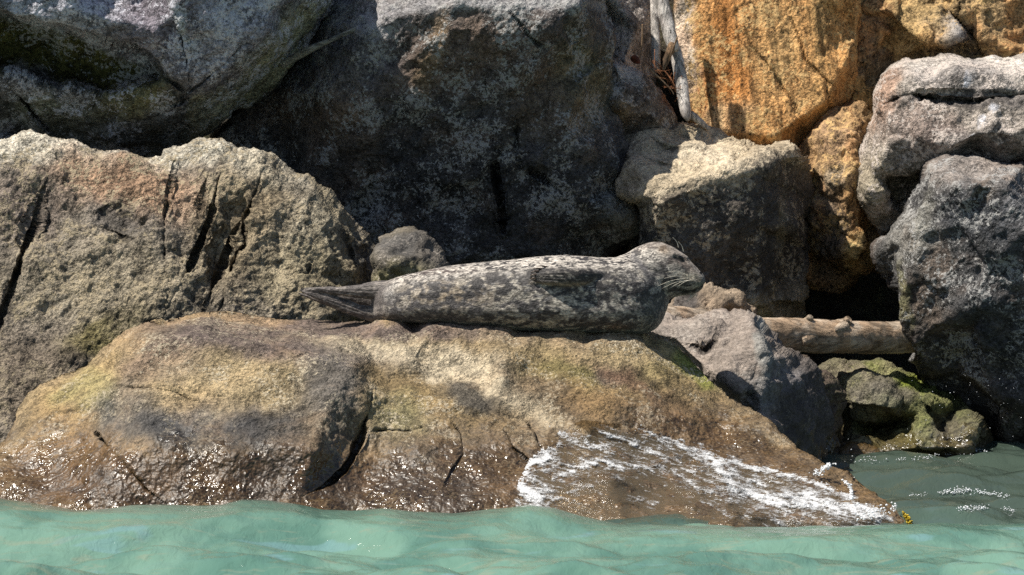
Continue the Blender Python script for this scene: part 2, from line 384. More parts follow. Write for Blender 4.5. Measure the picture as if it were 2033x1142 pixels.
rA, GA = rock('boulder', 'tan and brown sea worn boulder in the water with the seal lying on top', A_out, 0, A_ctl, M_TAN, TANC,
     ridges=[[(240, 690, -.56), (268, 664, -.56), (300, 659, -.58), (380, 667, -.60), (470, 676, -.64), (560, 689, -.69), (650, 704, -.74), (705, 726, -.77), (732, 775, -.80), (715, 840, -.92), (680, 910, -1.06)],
             [(760, 752, -.54), (850, 775, -.66), (930, 790, -.68), (985, 815, -.72), (1020, 870, -.85)]],
     g=2.5, rnd=(16, .045), smooth=5, back=.5, pebble=.0045, chip=(.012, 3.2, 7), rough=(.036, 3.2, .57), wet=(.30, .12),
     cracks=[([(744, 760), (736, 800), (722, 850), (702, 900), (680, 935), (640, 968), (600, 990)], 7, .09),
             ([(175, 840), (210, 880), (250, 925), (290, 970), (330, 1000)], 5, .035),
             ([(724, 850), (770, 856), (815, 861), (843, 855)], 4, .05), ([(895, 830), (915, 870), (918, 905), (900, 930), (878, 975)], 5, .03),
             ([(1000, 860), (1020, 890), (1050, 912)], 6, .05), ([(1040, 830), (1065, 870), (1085, 905)], 5, .035), ([(210, 765), (300, 772), (420, 800)], 5, .018), ([(1240, 712), (1330, 790), (1440, 850)], 16, .02)],
     dents=[([(850, 775), (930, 765), (985, 810), (960, 830), (890, 800)], -.028, 22),
            ([(1130, 700), (1200, 715), (1240, 770), (1300, 800), (1280, 820), (1190, 780)], .025, 20)],
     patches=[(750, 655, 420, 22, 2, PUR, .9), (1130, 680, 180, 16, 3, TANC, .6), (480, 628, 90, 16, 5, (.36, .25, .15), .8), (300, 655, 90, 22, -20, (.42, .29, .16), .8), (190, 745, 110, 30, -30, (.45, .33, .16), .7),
              (820, 715, 210, 28, 8, PALE, .95), (960, 770, 130, 38, 30, PALE, .9), (1060, 830, 60, 70, 40, PALE, .6), (520, 690, 240, 28, 8, PUR, .9), (330, 715, 110, 45, -10, PUR, .8), (500, 770, 190, 55, 5, (.37, .285, .165), .8),
              (660, 760, 70, 60, 60, (.17, .15, .13), .8), (420, 855, 230, 50, 5, (.10, .10, .10), .75), (640, 830, 60, 110, 15, (.12, .11, .10), .7), (560, 880, 120, 60, 0, (.13, .09, .05), .6), (250, 820, 70, 60, 40, (.12, .11, .10), .6), (120, 850, 60, 90, 20, (.28, .19, .09), .7),
              (340, 845, 60, 26, 10, (.065, .065, .068), .8, .7), (480, 865, 70, 34, -8, (.06, .06, .063), .85, .7), (570, 850, 40, 40, 30, (.07, .068, .066), .8, .7), (400, 905, 80, 30, 10, (.075, .062, .05), .8, .7), (205, 800, 40, 26, 30, (.10, .10, .09), .7, .7), (1010, 745, 30, 14, 20, (.12, .11, .09), .8, .6), (1130, 800, 30, 12, 20, (.10, .09, .07), .8, .6), (980, 800, 40, 16, 25, (.12, .105, .08), .8, .6), (250, 960, 260, 60, 0, (.125, .078, .038), .9), (620, 960, 220, 60, 0, (.10, .068, .04), .85), (170, 900, 60, 50, 0, (.20, .12, .04), .6), (440, 930, 60, 60, 0, (.17, .105, .04), .6), (170, 770, 60, 35, -30, (.30, .27, .12), .6), (880, 800, 140, 40, 22, (.24, .17, .08), .8), (790, 820, 60, 45, 0, (.21, .19, .10), .8), (930, 790, 60, 22, 25, (.10, .09, .075), .9),
              (880, 960, 170, 80, 0, (.10, .075, .055), .85), (1000, 900, 60, 90, 10, (.20, .13, .06), .6), (1180, 770, 150, 45, 25, (.27, .205, .10), .8), (1120, 740, 90, 25, 0, OLV, .7), (1080, 775, 70, 26, 20, (.11, .10, .08), .8), (1220, 740, 40, 24, 40, PUR, .8), (1290, 780, 130, 22, 35, (.17, .10, .06), .8),
              (1330, 725, 60, 40, 30, (.36, .30, .13), .7), (1385, 735, 45, 22, 50, (.24, .26, .05), .85), (1400, 800, 130, 35, 35, (.23, .165, .085), .8), (1300, 850, 260, 50, 20, (.17, .11, .055), .85), (1500, 900, 200, 40, 33, (.15, .105, .055), .8), (1350, 970, 420, 70, 12, (.15, .11, .07), .8), (1250, 700, 90, 18, 5, (.42, .32, .18), .8)])
rB, GB = rock('boulder', 'large grey brown rock at the left with steep slanting cracks', 
     [(-220, 300, .95), (-60, 300), (0, 287), (60, 274), (110, 284), (150, 293), (190, 288), (235, 290), (280, 300), (300, 305), (335, 292), (360, 290), (405, 284), (440, 290), (470, 303), (500, 297), (535, 312), (560, 335), (600, 352), (640, 385), (690, 420), (725, 455), (745, 495), (760, 535), (766, 575), (762, 640), (740, 720), (600, 850), (250, 1000, .3), (-220, 1050, .1)], 1.0,
     [(0, 345, .80), (150, 345, .8), (300, 345, .8), (420, 345, .8), (520, 350, .85), (600, 400, .8), (680, 460, .82), (720, 520, .82), (0, 480, .62), (150, 480, .6), (300, 480, .58), (450, 480, .6), (600, 520, .66), (680, 570, .72), (-150, 600, .5), (0, 640, .42), (150, 640, .4), (330, 640, .4), (500, 640, .46), (640, 640, .55), (50, 800, .15), (200, 800, .25), (0, 900, .05), (450, 800, .3)],
     M_CRACK, (.195, .165, .13), g=2.5, rnd=(22, .08), smooth=10, back=.7, chip=(.034, 3.2, 15), rough=(.05, 3.6, .58), ridged=.008,
     cracks=[([(112, 322), (95, 350), (78, 400), (58, 460), (42, 510), (22, 580), (-8, 655), (-50, 750)], 7, .075), ([(348, 312), (334, 380), (324, 440), (326, 500), (334, 560), (326, 620)], 5, .05), ([(440, 312), (434, 370), (418, 430), (392, 490), (362, 555), (334, 610), (308, 655)], 6, .06), ([(524, 328), (506, 385), (486, 440), (464, 515), (444, 590), (426, 650)], 6, .06),
             ([(496, 410), (462, 470), (434, 545), (404, 625)], 8, .035), ([(415, 345), (402, 390), (396, 425)], 5, .03), ([(205, 450), (245, 470), (290, 480)], 5, .03), ([(570, 560), (610, 545), (620, 515)], 5, .04), ([(672, 430), (700, 500), (708, 565)], 6, .03)],
     dents=[([(195, 415), (250, 400), (300, 440), (290, 475), (240, 475), (205, 450)], .03, 16), ([(440, 400), (490, 380), (500, 420), (450, 560), (420, 600), (400, 560)], .05, 20), ([(690, 470), (740, 490), (765, 560), (740, 580), (700, 560)], .06, 16)],
     strat=((1, 0, .5), .12, .016),
     patches=[(150, 300, 400, 30, 0, (.48, .44, .36), .9), (500, 320, 120, 34, 20, (.46, .42, .34), .9), (250, 370, 150, 55, 10, (.32, .20, .125), .85), (50, 400, 120, 60, 0, (.15, .12, .10), .7), (240, 440, 70, 45, 20, (.10, .09, .08), .8), (200, 560, 200, 80, 0, (.235, .20, .14), .7), (480, 440, 80, 130, 25, (.22, .17, .10), .7),
              (650, 470, 90, 90, 30, (.29, .255, .18), .7), (600, 560, 100, 80, 0, (.25, .21, .13), .7), (720, 540, 35, 70, 0, (.10, .10, .10), .8), (210, 670, 90, 35, -20, (.15, .125, .04), .8), (60, 760, 120, 90, 0, (.12, .095, .07), .8), (300, 640, 100, 40, 0, (.14, .12, .085), .6), (130, 500, 30, 120, 12, (.16, .14, .11), .6)])
rC, _ = rock('boulder', 'small olive brown rock wedged behind the tail end of the seal', [(735, 640), (738, 520), (748, 482), (775, 460), (800, 450), (825, 452), (850, 470), (880, 500), (905, 540), (915, 640)], .75,
     [(760, 540, .55), (830, 560, .52), (870, 560, .58), (820, 620, .45), (770, 500, .6)], M_GREY, (.15, .13, .10), ridges=[[(752, 515, .56), (795, 522, .5), (830, 500, .56), (845, 478, .66)], [(830, 500, .56), (862, 530, .55)]], rnd=(8, .03), smooth=4, back=.3, chip=(.03, 5, 10), rough=(.03, 5, .57),
     patches=[(800, 560, 70, 34, 0, (.27, .245, .12), .85), (790, 485, 50, 28, 0, (.075, .072, .07), .85), (860, 510, 40, 50, 40, (.13, .115, .10), .8)])  # dark upper patch puts shade into the colour
rD, _ = rock('boulder', 'lichen covered boulder tinted blue grey as skylight, overhanging at the top left with an olive hollow', 
     [(-240, -220), (250, -240), (670, -220), (668, -60), (660, 0), (640, 50), (600, 105), (560, 145), (505, 195), (450, 240), (400, 280), (340, 320), (200, 345), (-240, 330)], 1.75,
     [(-150, 100, 1.12), (100, -150, 1.0), (500, -150, 1.02), (-150, 0, 1.06), (150, 20, 1.05), (300, 60, 1.07), (450, 40, 1.09), (360, 150, 1.14), (100, 260, 1.5), (250, 270, 1.45), (0, 210, 1.35), (180, 180, 1.3), (300, 215, 1.3)],
     M_SKYTINT, (.11, .105, .11), ridges=[[(600, -150, 1.06), (570, -20, 1.1), (520, 60, 1.13), (465, 130, 1.17), (405, 185, 1.22), (355, 225, 1.28), (310, 270, 1.4)]],
     rnd=(10, .03), smooth=2.5, back=.9, chip=(.035, 3, 16), rough=(.045, 3, .56),
     cracks=[([(345, 20), (358, 70), (370, 120), (378, 175)], 5, .045), ([(545, 10), (490, 80), (440, 130), (400, 165), (378, 180), (350, 205)], 5, .05), ([(310, 145), (345, 165), (370, 190)], 5, .04), ([(0, 140), (40, 190), (80, 240), (110, 270)], 14, .12), ([(330, 215), (380, 195)], 4, .03)],
     dents=[([(-80, 20), (60, 32), (150, 60), (230, 85), (290, 100), (325, 140), (318, 160), (230, 190), (150, 175), (60, 155), (-80, 120)], .24, 10), ([(-80, 180), (0, 170), (60, 230), (90, 275), (-80, 300)], .12, 16)],
     patches=[(350, 0, 420, 110, 0, (.155, .145, .16), .9), (430, 120, 120, 90, 0, (.15, .14, .155), .8), (140, 30, 160, 60, 20, (.34, .34, .38), .8), (300, 50, 60, 90, 70, (.15, .13, .15), .8), (460, 60, 120, 60, -40, (.36, .35, .40), .8), (140, 120, 215, 48, 18, (.06, .055, .018), 1., .2), (-60, 90, 100, 60, 0, (.06, .055, .018), 1., .2), (540, 110, 180, 36, -50, (.27, .255, .17), .95, .3), (420, 220, 90, 30, -45, (.27, .255, .19), .9, .3), (110, 230, 90, 40, 10, (.26, .26, .19), .7), (260, 200, 80, 30, -10, (.17, .155, .08), .8), (220, 270, 200, 40, 0, (.09, .09, .08), .8), (360, 60, 12, 50, -15, (.42, .44, .44), .8)])  # bluish tints and the pale right strip put light into the colour
rE, _ = rock('boulder', 'huge dark boulder with a split down its face, behind the seal', 
     [(330, 340), (420, 250), (520, 180), (600, 100), (640, 0), (680, -220), (900, -240), (1175, -200), (1200, -60), (1208, 20), (1216, 80), (1214, 170), (1222, 230), (1245, 300), (1262, 350), (1290, 395), (1306, 440), (1290, 462), (1245, 482), (1205, 510), (1150, 590), (800, 640), (500, 620)], 1.95,
     [(640, 180, 1.5), (720, 70, 1.40), (900, 60, 1.33), (1080, 60, 1.33), (820, 200, 1.45), (1000, 200, 1.46), (1130, 250, 1.48), (600, 360, 1.66), (800, 380, 1.55), (1000, 400, 1.54), (1150, 400, 1.56), (1230, 430, 1.65), (700, 500, 1.68), (900, 520, 1.62), (1100, 500, 1.64), (1180, 120, 1.6), (1190, 300, 1.58), (700, -20, 1.8), (760, 20, 1.5)],
     M_DARK, (.082, .077, .076), ridges=[[(765, 30, 1.42), (900, 8, 1.35), (1050, 4, 1.35), (1150, 8, 1.45)], [(720, -120, 1.95), (900, -120, 1.93), (1100, -120, 1.93)]],
     rnd=(24, .08), smooth=7, back=1.1, chip=(.038, 2.6, 15), rough=(.045, 2.8, .56),
     cracks=[([(975, 245), (978, 300), (984, 350), (995, 410), (1000, 480)], 5, .10), ([(1021, 235), (1026, 290), (1034, 330)], 4, .05), ([(960, 150), (968, 190)], 4, .03), ([(1010, 20), (1050, 70), (1085, 105)], 5, .04), ([(1120, 380), (1060, 345), (1040, 335)], 5, .03)],
     dents=[([(1145, 100), (1210, 95), (1210, 140), (1150, 145)], .09, 14), ([(750, 240), (850, 215), (910, 260), (930, 430), (700, 440)], .03, 30), ([(1040, 290), (1085, 300), (1090, 335), (1045, 340)], -.04, 14)],
     patches=[(820, 120, 260, 70, -10, (.14, .10, .075), .7), (680, 90, 110, 110, 0, (.13, .13, .145), .7), (740, 40, 60, 40, 0, (.30, .29, .30), .8), (980, 5, 240, 16, 0, (.30, .29, .29), .8), (860, 100, 22, 80, 12, (.23, .16, .09), .6), (1160, 150, 50, 100, 0, (.17, .15, .085), .7), (1080, 200, 80, 80, 0, (.13, .095, .065), .7), (830, 350, 200, 130, 0, (.045, .043, .043), .9), (1100, 420, 170, 90, 0, (.055, .053, .053), .8), (640, 240, 110, 70, 0, (.115, .085, .06), .7), (1240, 420, 40, 70, -25, (.17, .17, .15), .8), (560, 350, 160, 90, 0, (.06, .057, .052), .7)])  # pale patches along the top rim put sunlight into the colour
rF, _ = rock('boulder', 'grey rock with white patches, upright in the gap left of the driftwood', [(1150, -220), (1300, -220), (1304, -60), (1303, 60), (1300, 180), (1240, 220), (1150, 180), (1130, 0)], 2.6,
     [(1220, 0, 2.32), (1260, 60, 2.3), (1240, 130, 2.22), (1210, -120, 2.45), (1285, 40, 2.42)], M_LICH, (.27, .24, .225), rnd=(12, .05), smooth=4, back=.4, chip=(.02, 4, 9), rough=(.02, 4, .5),
     patches=[(1205, 20, 45, 70, -10, (.48, .45, .41), .8), (1275, 80, 25, 90, 5, (.17, .14, .12), .8), (1245, 115, 50, 40, 0, (.22, .18, .155), .8)])
rG, _ = rock('boulder', 'small brown wedge shaped rock under the driftwood, pale along its top edge', [(1180, 120), (1212, 106), (1250, 126), (1285, 150), (1312, 182), (1348, 226), (1350, 300), (1230, 320), (1190, 240)], 2.1,
     [(1240, 170, 1.93), (1280, 200, 1.93), (1300, 230, 1.95), (1225, 220, 1.88), (1222, 130, 2.0), (1270, 158, 2.01), (1310, 200, 2.03)], M_LICH, (.16, .125, .10), g=2.5, rnd=(8, .03), smooth=2, back=.3, chip=(.02, 6, 9), rough=(.015, 5, .5),
     patches=[(1225, 130, 50, 14, 35, (.48, .44, .40), .9), (1222, 165, 12, 40, 0, (.42, .40, .37), .7), (1225, 215, 25, 30, 0, (.22, .15, .08), .8), (1330, 195, 14, 40, -35, (.28, .12, .06), .8)])
rH, _ = rock('boulder', 'tall orange stained rock slab right of the driftwood', [(1345, -220), (1500, -240), (1700, -220), (1712, -60), (1704, 60), (1702, 150), (1692, 205), (1652, 244), (1622, 272), (1604, 296), (1595, 340), (1500, 390), (1390, 350), (1345, 200), (1335, 60)], 2.5,
     [(1380, 0, 2.48), (1400, 150, 2.38), (1420, 260, 2.28), (1520, 0, 2.42), (1520, 150, 2.33), (1540, 270, 2.24), (1620, 0, 2.42), (1620, 120, 2.34), (1640, 200, 2.3), (1450, -150, 2.62), (1620, -150, 2.6), (1685, 0, 2.44), (1682, 120, 2.36), (1350, 100, 2.45)],
     M_GOLD, (.47, .25, .095), rnd=(8, .03), smooth=2, back=.8, chip=(.01, 4, 8), rough=(.016, 4, .6), pebble=.0022, strat=((1, 0, .10), .035, .016), cracks=[([(1560, 0), (1600, 120), (1680, 200)], 5, .02), ([(1470, 60), (1560, 180), (1600, 250)], 6, .02)],
     patches=[(1355, 60, 22, 120, -6, (.58, .53, .45), .8), (1450, 120, 30, 160, -4, (.42, .17, .045), .75), (1400, 200, 30, 80, 0, (.52, .22, .07), .8), (1580, 130, 70, 120, 0, (.50, .32, .14), .6), (1440, 240, 50, 40, 0, (.45, .36, .22), .6), (1640, 100, 40, 140, -5, (.36, .24, .10), .6)])
rI, _ = rock('boulder', 'fractured brown and ochre crag filling the top right corner', [(1640, -220), (1950, -240), (2230, -220), (2230, 220), (2050, 260), (1800, 360), (1700, 340), (1650, 300), (1650, 120), (1650, 40)], 2.62,
     [(1710, 20, 2.6), (1715, 150, 2.5), (1730, 240, 2.4), (1780, 50, 2.62), (1790, 110, 2.6), (1830, 140, 2.58), (2000, 150, 2.4), (2100, 100, 2.4), (2000, -100, 2.6), (1800, -100, 2.68), (2150, -100, 2.6), (2150, 200, 2.35), (1880, 220, 2.45)],
     M_GOLD, (.27, .185, .095), ridges=[[(1760, 20, 2.5), (1800, 60, 2.44), (1850, 90, 2.38), (1905, 70, 2.36)], [(1770, 38, 2.56), (1830, 88, 2.52), (1880, 102, 2.5), (1915, 84, 2.48)], [(1900, 10, 2.44), (1950, 60, 2.42), (1985, 120, 2.4)], [(1888, 20, 2.52), (1925, 75, 2.52), (1970, 120, 2.5)]],
     rnd=(8, .03), smooth=1.2, back=.8, chip=(.06, 4.5, 18), rough=(.05, 4, .55), ridged=.02, strat=((.5, 0, 1), .08, .02),
     cracks=[([(1690, 10), (1684, 80), (1686, 160), (1680, 230)], 6, .12), ([(1900, 0), (1920, 60), (1975, 115)], 7, .08)],
     patches=[(1745, 70, 50, 60, 0, (.13, .085, .055), .8), (1880, 55, 50, 30, 10, (.27, .27, .28), .85), (1830, 40, 60, 40, 20, (.40, .27, .12), .8), (1800, 90, 60, 30, 20, (.42, .26, .10), .7), (2000, 60, 60, 100, -30, (.30, .20, .10), .7), (1740, 200, 60, 40, 0, (.40, .24, .08), .8), (1900, 130, 120, 30, 0, (.17, .13, .095), .7)])
rJ, _ = rock('boulder', 'rusty brown rock narrowing downward between the tan rock and the right boulders', [(1560, 330), (1592, 283), (1620, 250), (1650, 218), (1690, 190), (1730, 200), (1770, 330), (1790, 480), (1780, 560), (1735, 548), (1690, 560), (1620, 600), (1570, 480)], 2.35,
     [(1640, 270, 2.17), (1690, 260, 2.17), (1640, 340, 2.08), (1700, 350, 2.08), (1680, 430, 2.02), (1710, 480, 2.05), (1700, 520, 2.05), (1630, 430, 2.12)], M_GOLD, (.30, .19, .095), rnd=(8, .03), smooth=1.5, back=.4, chip=(.035, 6, 16), rough=(.04, 5, .55),
     patches=[(1650, 270, 50, 40, 30, (.34, .22, .13), .7), (1680, 350, 60, 18, 10, (.40, .32, .22), .8), (1690, 420, 40, 50, 0, (.33, .19, .08), .8), (1710, 500, 26, 50, 0, (.28, .24, .11), .8), (1640, 460, 40, 90, 0, (.10, .09, .08), .8)])  # dark lower left patch is shade put into the colour
rK, _ = rock('boulder', 'block with a sunlit tan top and a front darkened as shade, behind the head of the seal', [(1215, 262), (1240, 240), (1272, 224), (1300, 220), (1350, 235), (1400, 250), (1450, 272), (1500, 298), (1540, 288), (1575, 284), (1592, 300), (1604, 340), (1608, 400), (1602, 500), (1596, 610), (1580, 690), (1300, 700), (1240, 560), (1225, 400)], 2.15,
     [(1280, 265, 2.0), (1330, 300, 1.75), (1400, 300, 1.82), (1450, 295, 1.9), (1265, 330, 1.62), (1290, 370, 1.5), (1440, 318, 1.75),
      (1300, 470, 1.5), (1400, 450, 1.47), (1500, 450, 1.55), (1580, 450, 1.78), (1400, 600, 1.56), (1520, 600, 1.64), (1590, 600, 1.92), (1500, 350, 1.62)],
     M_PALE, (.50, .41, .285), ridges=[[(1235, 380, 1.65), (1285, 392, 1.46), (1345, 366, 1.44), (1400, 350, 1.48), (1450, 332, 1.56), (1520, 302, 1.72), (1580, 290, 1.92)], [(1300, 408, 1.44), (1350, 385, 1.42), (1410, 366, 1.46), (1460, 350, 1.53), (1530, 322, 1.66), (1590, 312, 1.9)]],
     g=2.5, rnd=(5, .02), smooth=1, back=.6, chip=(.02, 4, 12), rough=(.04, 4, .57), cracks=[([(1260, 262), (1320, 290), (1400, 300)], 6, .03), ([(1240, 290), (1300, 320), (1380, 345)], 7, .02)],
     patches=[(1430, 480, 200, 118, -4, (.085, .075, .065), 1., .22), (1540, 440, 90, 150, 0, (.085, .072, .06), .95, .25), (1310, 560, 120, 150, 0, (.075, .07, .065), .95), (1320, 425, 70, 30, -10, (.14, .115, .09), .8), (1545, 450, 12, 70, 0, (.26, .22, .15), .55), (1570, 590, 50, 40, -20, (.24, .21, .16), .5), (1330, 250, 80, 16, 18, (.30, .24, .16), .8), (1400, 310, 70, 22, 10, (.56, .48, .36), .8), (1250, 330, 40, 60, 0, (.30, .24, .18), .8)])  # dark front patches put the shade of the front face into the colour
rL, _ = rock('boulder', 'pink grey lichen speckled boulder with a long ledge, upper right', [(1708, 330), (1716, 262), (1736, 222), (1740, 165), (1758, 136), (1795, 120), (1850, 110), (1920, 113), (1960, 112), (2033, 106), (2230, 100), (2230, 380), (2040, 360), (1900, 350), (1850, 370), (1800, 440), (1760, 480), (1728, 440), (1708, 380)], 2.05,
     [(1760, 180, 1.82), (1820, 150, 1.75), (1950, 150, 1.68), (2100, 150, 1.62), (1780, 280, 1.72), (1850, 270, 1.6), (1950, 265, 1.5), (2100, 260, 1.46), (1740, 330, 1.8), (1735, 400, 1.88), (1800, 370, 1.85), (2000, 330, 1.62), (1850, 340, 1.75), (1880, 305, 1.56)],
     M_LICH, (.27, .235, .20), rnd=(20, .10), smooth=4, back=.7, chip=(.035, 3.4, 15), rough=(.035, 3.4, .52),
     cracks=[([(1722, 230), (1745, 212), (1775, 195), (1810, 190), (1860, 198), (1930, 202), (2000, 190), (2060, 185)], 6, .10)],
     dents=[([(1810, 200), (1900, 206), (2040, 195), (2230, 190), (2230, 172), (2040, 172), (1900, 184), (1820, 180)], .04, 10), ([(1755, 345), (1850, 330), (1850, 350), (1790, 420), (1750, 400)], .12, 12)],
     patches=[(1900, 125, 240, 26, 2, (.50, .45, .40), .85), (1930, 165, 120, 30, 5, (.17, .155, .15), .7), (1960, 200, 170, 14, -2, (.06, .055, .055), .7), (1755, 200, 30, 70, 20, (.36, .22, .15), .7), (1960, 290, 160, 40, 4, (.13, .115, .11), .75), (1830, 250, 70, 40, 0, (.22, .165, .14), .7), (1740, 370, 35, 70, 0, (.33, .28, .20), .8), (1810, 370, 70, 40, -30, (.085, .08, .05), .85), (1950, 235, 9, 9, 0, (.62, .62, .66), .8), (1978, 218, 7, 8, 0, (.62, .62, .66), .7), (1935, 262, 7, 7, 0, (.60, .62, .66), .7), (1922, 172, 8, 8, 0, (.58, .6, .66), .7)])  # dark underside patches carry shade in the colour
rM, _ = rock('boulder', 'tall dark charcoal boulder at the right edge, standing in the water', [(1740, 495), (1752, 468), (1780, 440), (1808, 402), (1830, 362), (1846, 325), (1865, 316), (1930, 314), (2033, 326), (2230, 340), (2230, 960), (2060, 960), (1990, 930), (1950, 870), (1900, 806), (1850, 762), (1812, 712, 1.3), (1800, 660, 1.28), (1788, 620, 1.28), (1784, 580, 1.32), (1762, 548), (1742, 515)], 1.55,
     [(1790, 480, 1.38), (1810, 430, 1.4), (1850, 430, 1.22), (1900, 365, 1.08), (2000, 365, 1.0), (1950, 450, 1.02), (2050, 450, .96), (1870, 550, 1.14), (1950, 600, 1.06), (2080, 600, .98), (1850, 650, 1.2), (1950, 760, 1.22), (2080, 800, 1.15), (1900, 740, 1.38), (2000, 880, 1.3), (1880, 332, 1.4), (2000, 338, 1.35)],
     M_DARK, (.062, .06, .06), ridges=[[(1862, 350, 1.32), (1845, 400, 1.26), (1838, 450, 1.22), (1822, 500, 1.2), (1806, 545, 1.22), (1798, 590, 1.27)]],
     rnd=(16, .06), smooth=3, back=.9, chip=(.04, 3, 15), rough=(.04, 3, .57), wet=(.25, .12),
     dents=[([(1850, 340), (1858, 400), (1800, 450), (1780, 440), (1830, 370)], .05, 12), ([(1920, 355), (1945, 350), (1948, 400), (1925, 400)], -.02, 8)],
     patches=[(1950, 340, 130, 22, 3, (.30, .26, .23), .85), (1980, 375, 110, 26, 5, (.22, .20, .185), .6), (1800, 480, 45, 55, 30, (.21, .20, .18), .9), (1835, 430, 14, 70, 20, (.24, .23, .20), .7), (2020, 430, 60, 60, 0, (.17, .17, .18), .6), (1930, 430, 60, 60, 0, (.045, .05, .06), .8), (1850, 600, 60, 100, 0, (.065, .06, .052), .7), (1990, 640, 120, 200, 0, (.06, .06, .062), .8), (1955, 380, 18, 26, 0, (.115, .10, .085), .8), (1795, 600, 10, 60, -5, (.20, .19, .09), .6)])  # pale patches on the left bevel paint its sunlight
rO, _ = rock('boulder', 'angular grey rock with one lit face and one darkened as shade, right of the seal', [(1262, 680), (1292, 645), (1330, 630), (1380, 620), (1430, 618), (1478, 621), (1502, 630), (1530, 655), (1556, 686), (1590, 712), (1622, 728), (1640, 780), (1652, 830), (1655, 890), (1648, 960), (1500, 980), (1350, 880)], .72,
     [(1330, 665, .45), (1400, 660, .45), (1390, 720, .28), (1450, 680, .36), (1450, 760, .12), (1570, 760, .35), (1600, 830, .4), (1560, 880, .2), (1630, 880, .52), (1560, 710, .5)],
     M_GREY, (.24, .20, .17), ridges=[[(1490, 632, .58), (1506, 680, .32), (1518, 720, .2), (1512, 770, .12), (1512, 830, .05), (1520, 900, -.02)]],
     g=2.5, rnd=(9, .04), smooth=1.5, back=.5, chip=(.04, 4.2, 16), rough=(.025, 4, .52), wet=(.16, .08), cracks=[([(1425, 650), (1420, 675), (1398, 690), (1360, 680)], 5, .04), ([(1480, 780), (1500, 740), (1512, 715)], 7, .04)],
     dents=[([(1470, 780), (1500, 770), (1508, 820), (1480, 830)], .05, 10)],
     patches=[(1400, 690, 120, 60, 20, (.27, .225, .19), .8), (1345, 660, 60, 20, -20, (.22, .19, .165), .8), (1590, 820, 80, 120, 0, (.085, .075, .07), .9), (1510, 690, 14, 80, 0, (.26, .26, .24), .7), (1500, 790, 30, 40, 0, (.17, .17, .165), .7), (1560, 740, 40, 30, 30, (.17, .16, .16), .6)])  # dark right face patch paints the side turned from the sun
rR, _ = rock('boulder', 'rough dark brown rock between the grey angular rock and the green one', [(1580, 720), (1612, 716), (1640, 730), (1660, 755), (1668, 800), (1672, 850), (1668, 905), (1640, 960), (1580, 940)], .95,
     [(1630, 770, .8), (1640, 850, .72), (1645, 900, .7), (1600, 800, .75)], M_MOSS, (.12, .09, .07), rnd=(10, .05), smooth=2, back=.3, chip=(.05, 7, 9), rough=(.035, 5, .55), wet=(.2, .1))
rQ, _ = rock('boulder', 'low rock with bright green algae on its sloping back, at the water', [(1610, 760), (1628, 728), (1645, 712), (1668, 711), (1700, 718), (1745, 714), (1762, 720), (1800, 742), (1860, 775), (1912, 798), (1945, 820), (1966, 850), (1978, 890), (1980, 960), (1820, 980), (1680, 960), (1640, 880)], 1.5,
     [(1690, 735, 1.38), (1760, 745, 1.34), (1850, 800, 1.12), (1730, 900, .92), (1820, 890, .9), (1920, 890, .92), (1940, 850, 1.0), (1780, 860, 1.04), (1690, 880, .98), (1860, 850, 1.0), (1690, 850, 1.1), (1830, 820, 1.06)],
     M_MOSS, (.15, .135, .085), ridges=[[(1680, 760, 1.2), (1720, 758, 1.14), (1765, 765, 1.12), (1790, 790, 1.1), (1785, 815, 1.12)], [(1690, 800, 1.08), (1740, 806, 1.02), (1775, 812, 1.04)], [(1690, 835, 1.2), (1740, 845, 1.2), (1790, 835, 1.2)]],
     g=2.5, rnd=(12, .06), smooth=1.5, back=.5, chip=(.035, 5, 14), rough=(.03, 5, .56), wet=(.12, .06), cracks=[([(1830, 800), (1870, 830), (1880, 870)], 9, .06)],
     dents=[([(1700, 842), (1790, 830), (1800, 850), (1740, 875), (1695, 865)], .09, 10), ([(1860, 800), (1900, 815), (1890, 850), (1860, 850)], .07, 10)],
     patches=[(1800, 755, 90, 14, 30, (.27, .32, .04), .95), (1880, 800, 60, 18, 30, (.15, .165, .05), .8), (1820, 830, 60, 30, -20, (.16, .165, .06), .8), (1720, 735, 80, 20, 0, (.26, .22, .155), .8), (1730, 790, 55, 30, 0, (.17, .15, .12), .8), (1800, 880, 110, 24, 5, (.18, .165, .085), .8), (1730, 850, 40, 16, 0, (.10, .12, .04), .7)])
rS, _ = rock('boulder', 'small brown rock just under the chin of the seal, behind the log', [(1310, 680), (1325, 610), (1342, 585), (1362, 566), (1395, 560), (1430, 566), (1462, 580), (1490, 598), (1512, 620), (1510, 690)], 1.3,
     [(1400, 585, 1.18), (1440, 600, 1.16), (1370, 610, 1.12), (1420, 640, 1.08)], M_GREY, (.25, .19, .135), rnd=(10, .05), smooth=2, back=.25, chip=(.045, 8, 9), rough=(.04, 6, .57), patches=[(1360, 600, 30, 30, 0, (.10, .09, .085), .9), (1420, 575, 60, 14, 8, (.32, .25, .18), .8)])
rT, _ = rock('boulder', 'low wet brown rock just breaking the water in front of the green rock', [(1655, 960), (1662, 900), (1680, 882), (1705, 878), (1740, 892), (1765, 905), (1790, 925), (1780, 970)], .9,
     [(1690, 900, .8), (1730, 915, .74), (1700, 940, .65)], M_MOSS, (.17, .12, .05), rnd=(8, .05), smooth=2, back=.3, chip=(.03, 7, 9), rough=(.02, 5, .5), wet=(.4, .1))

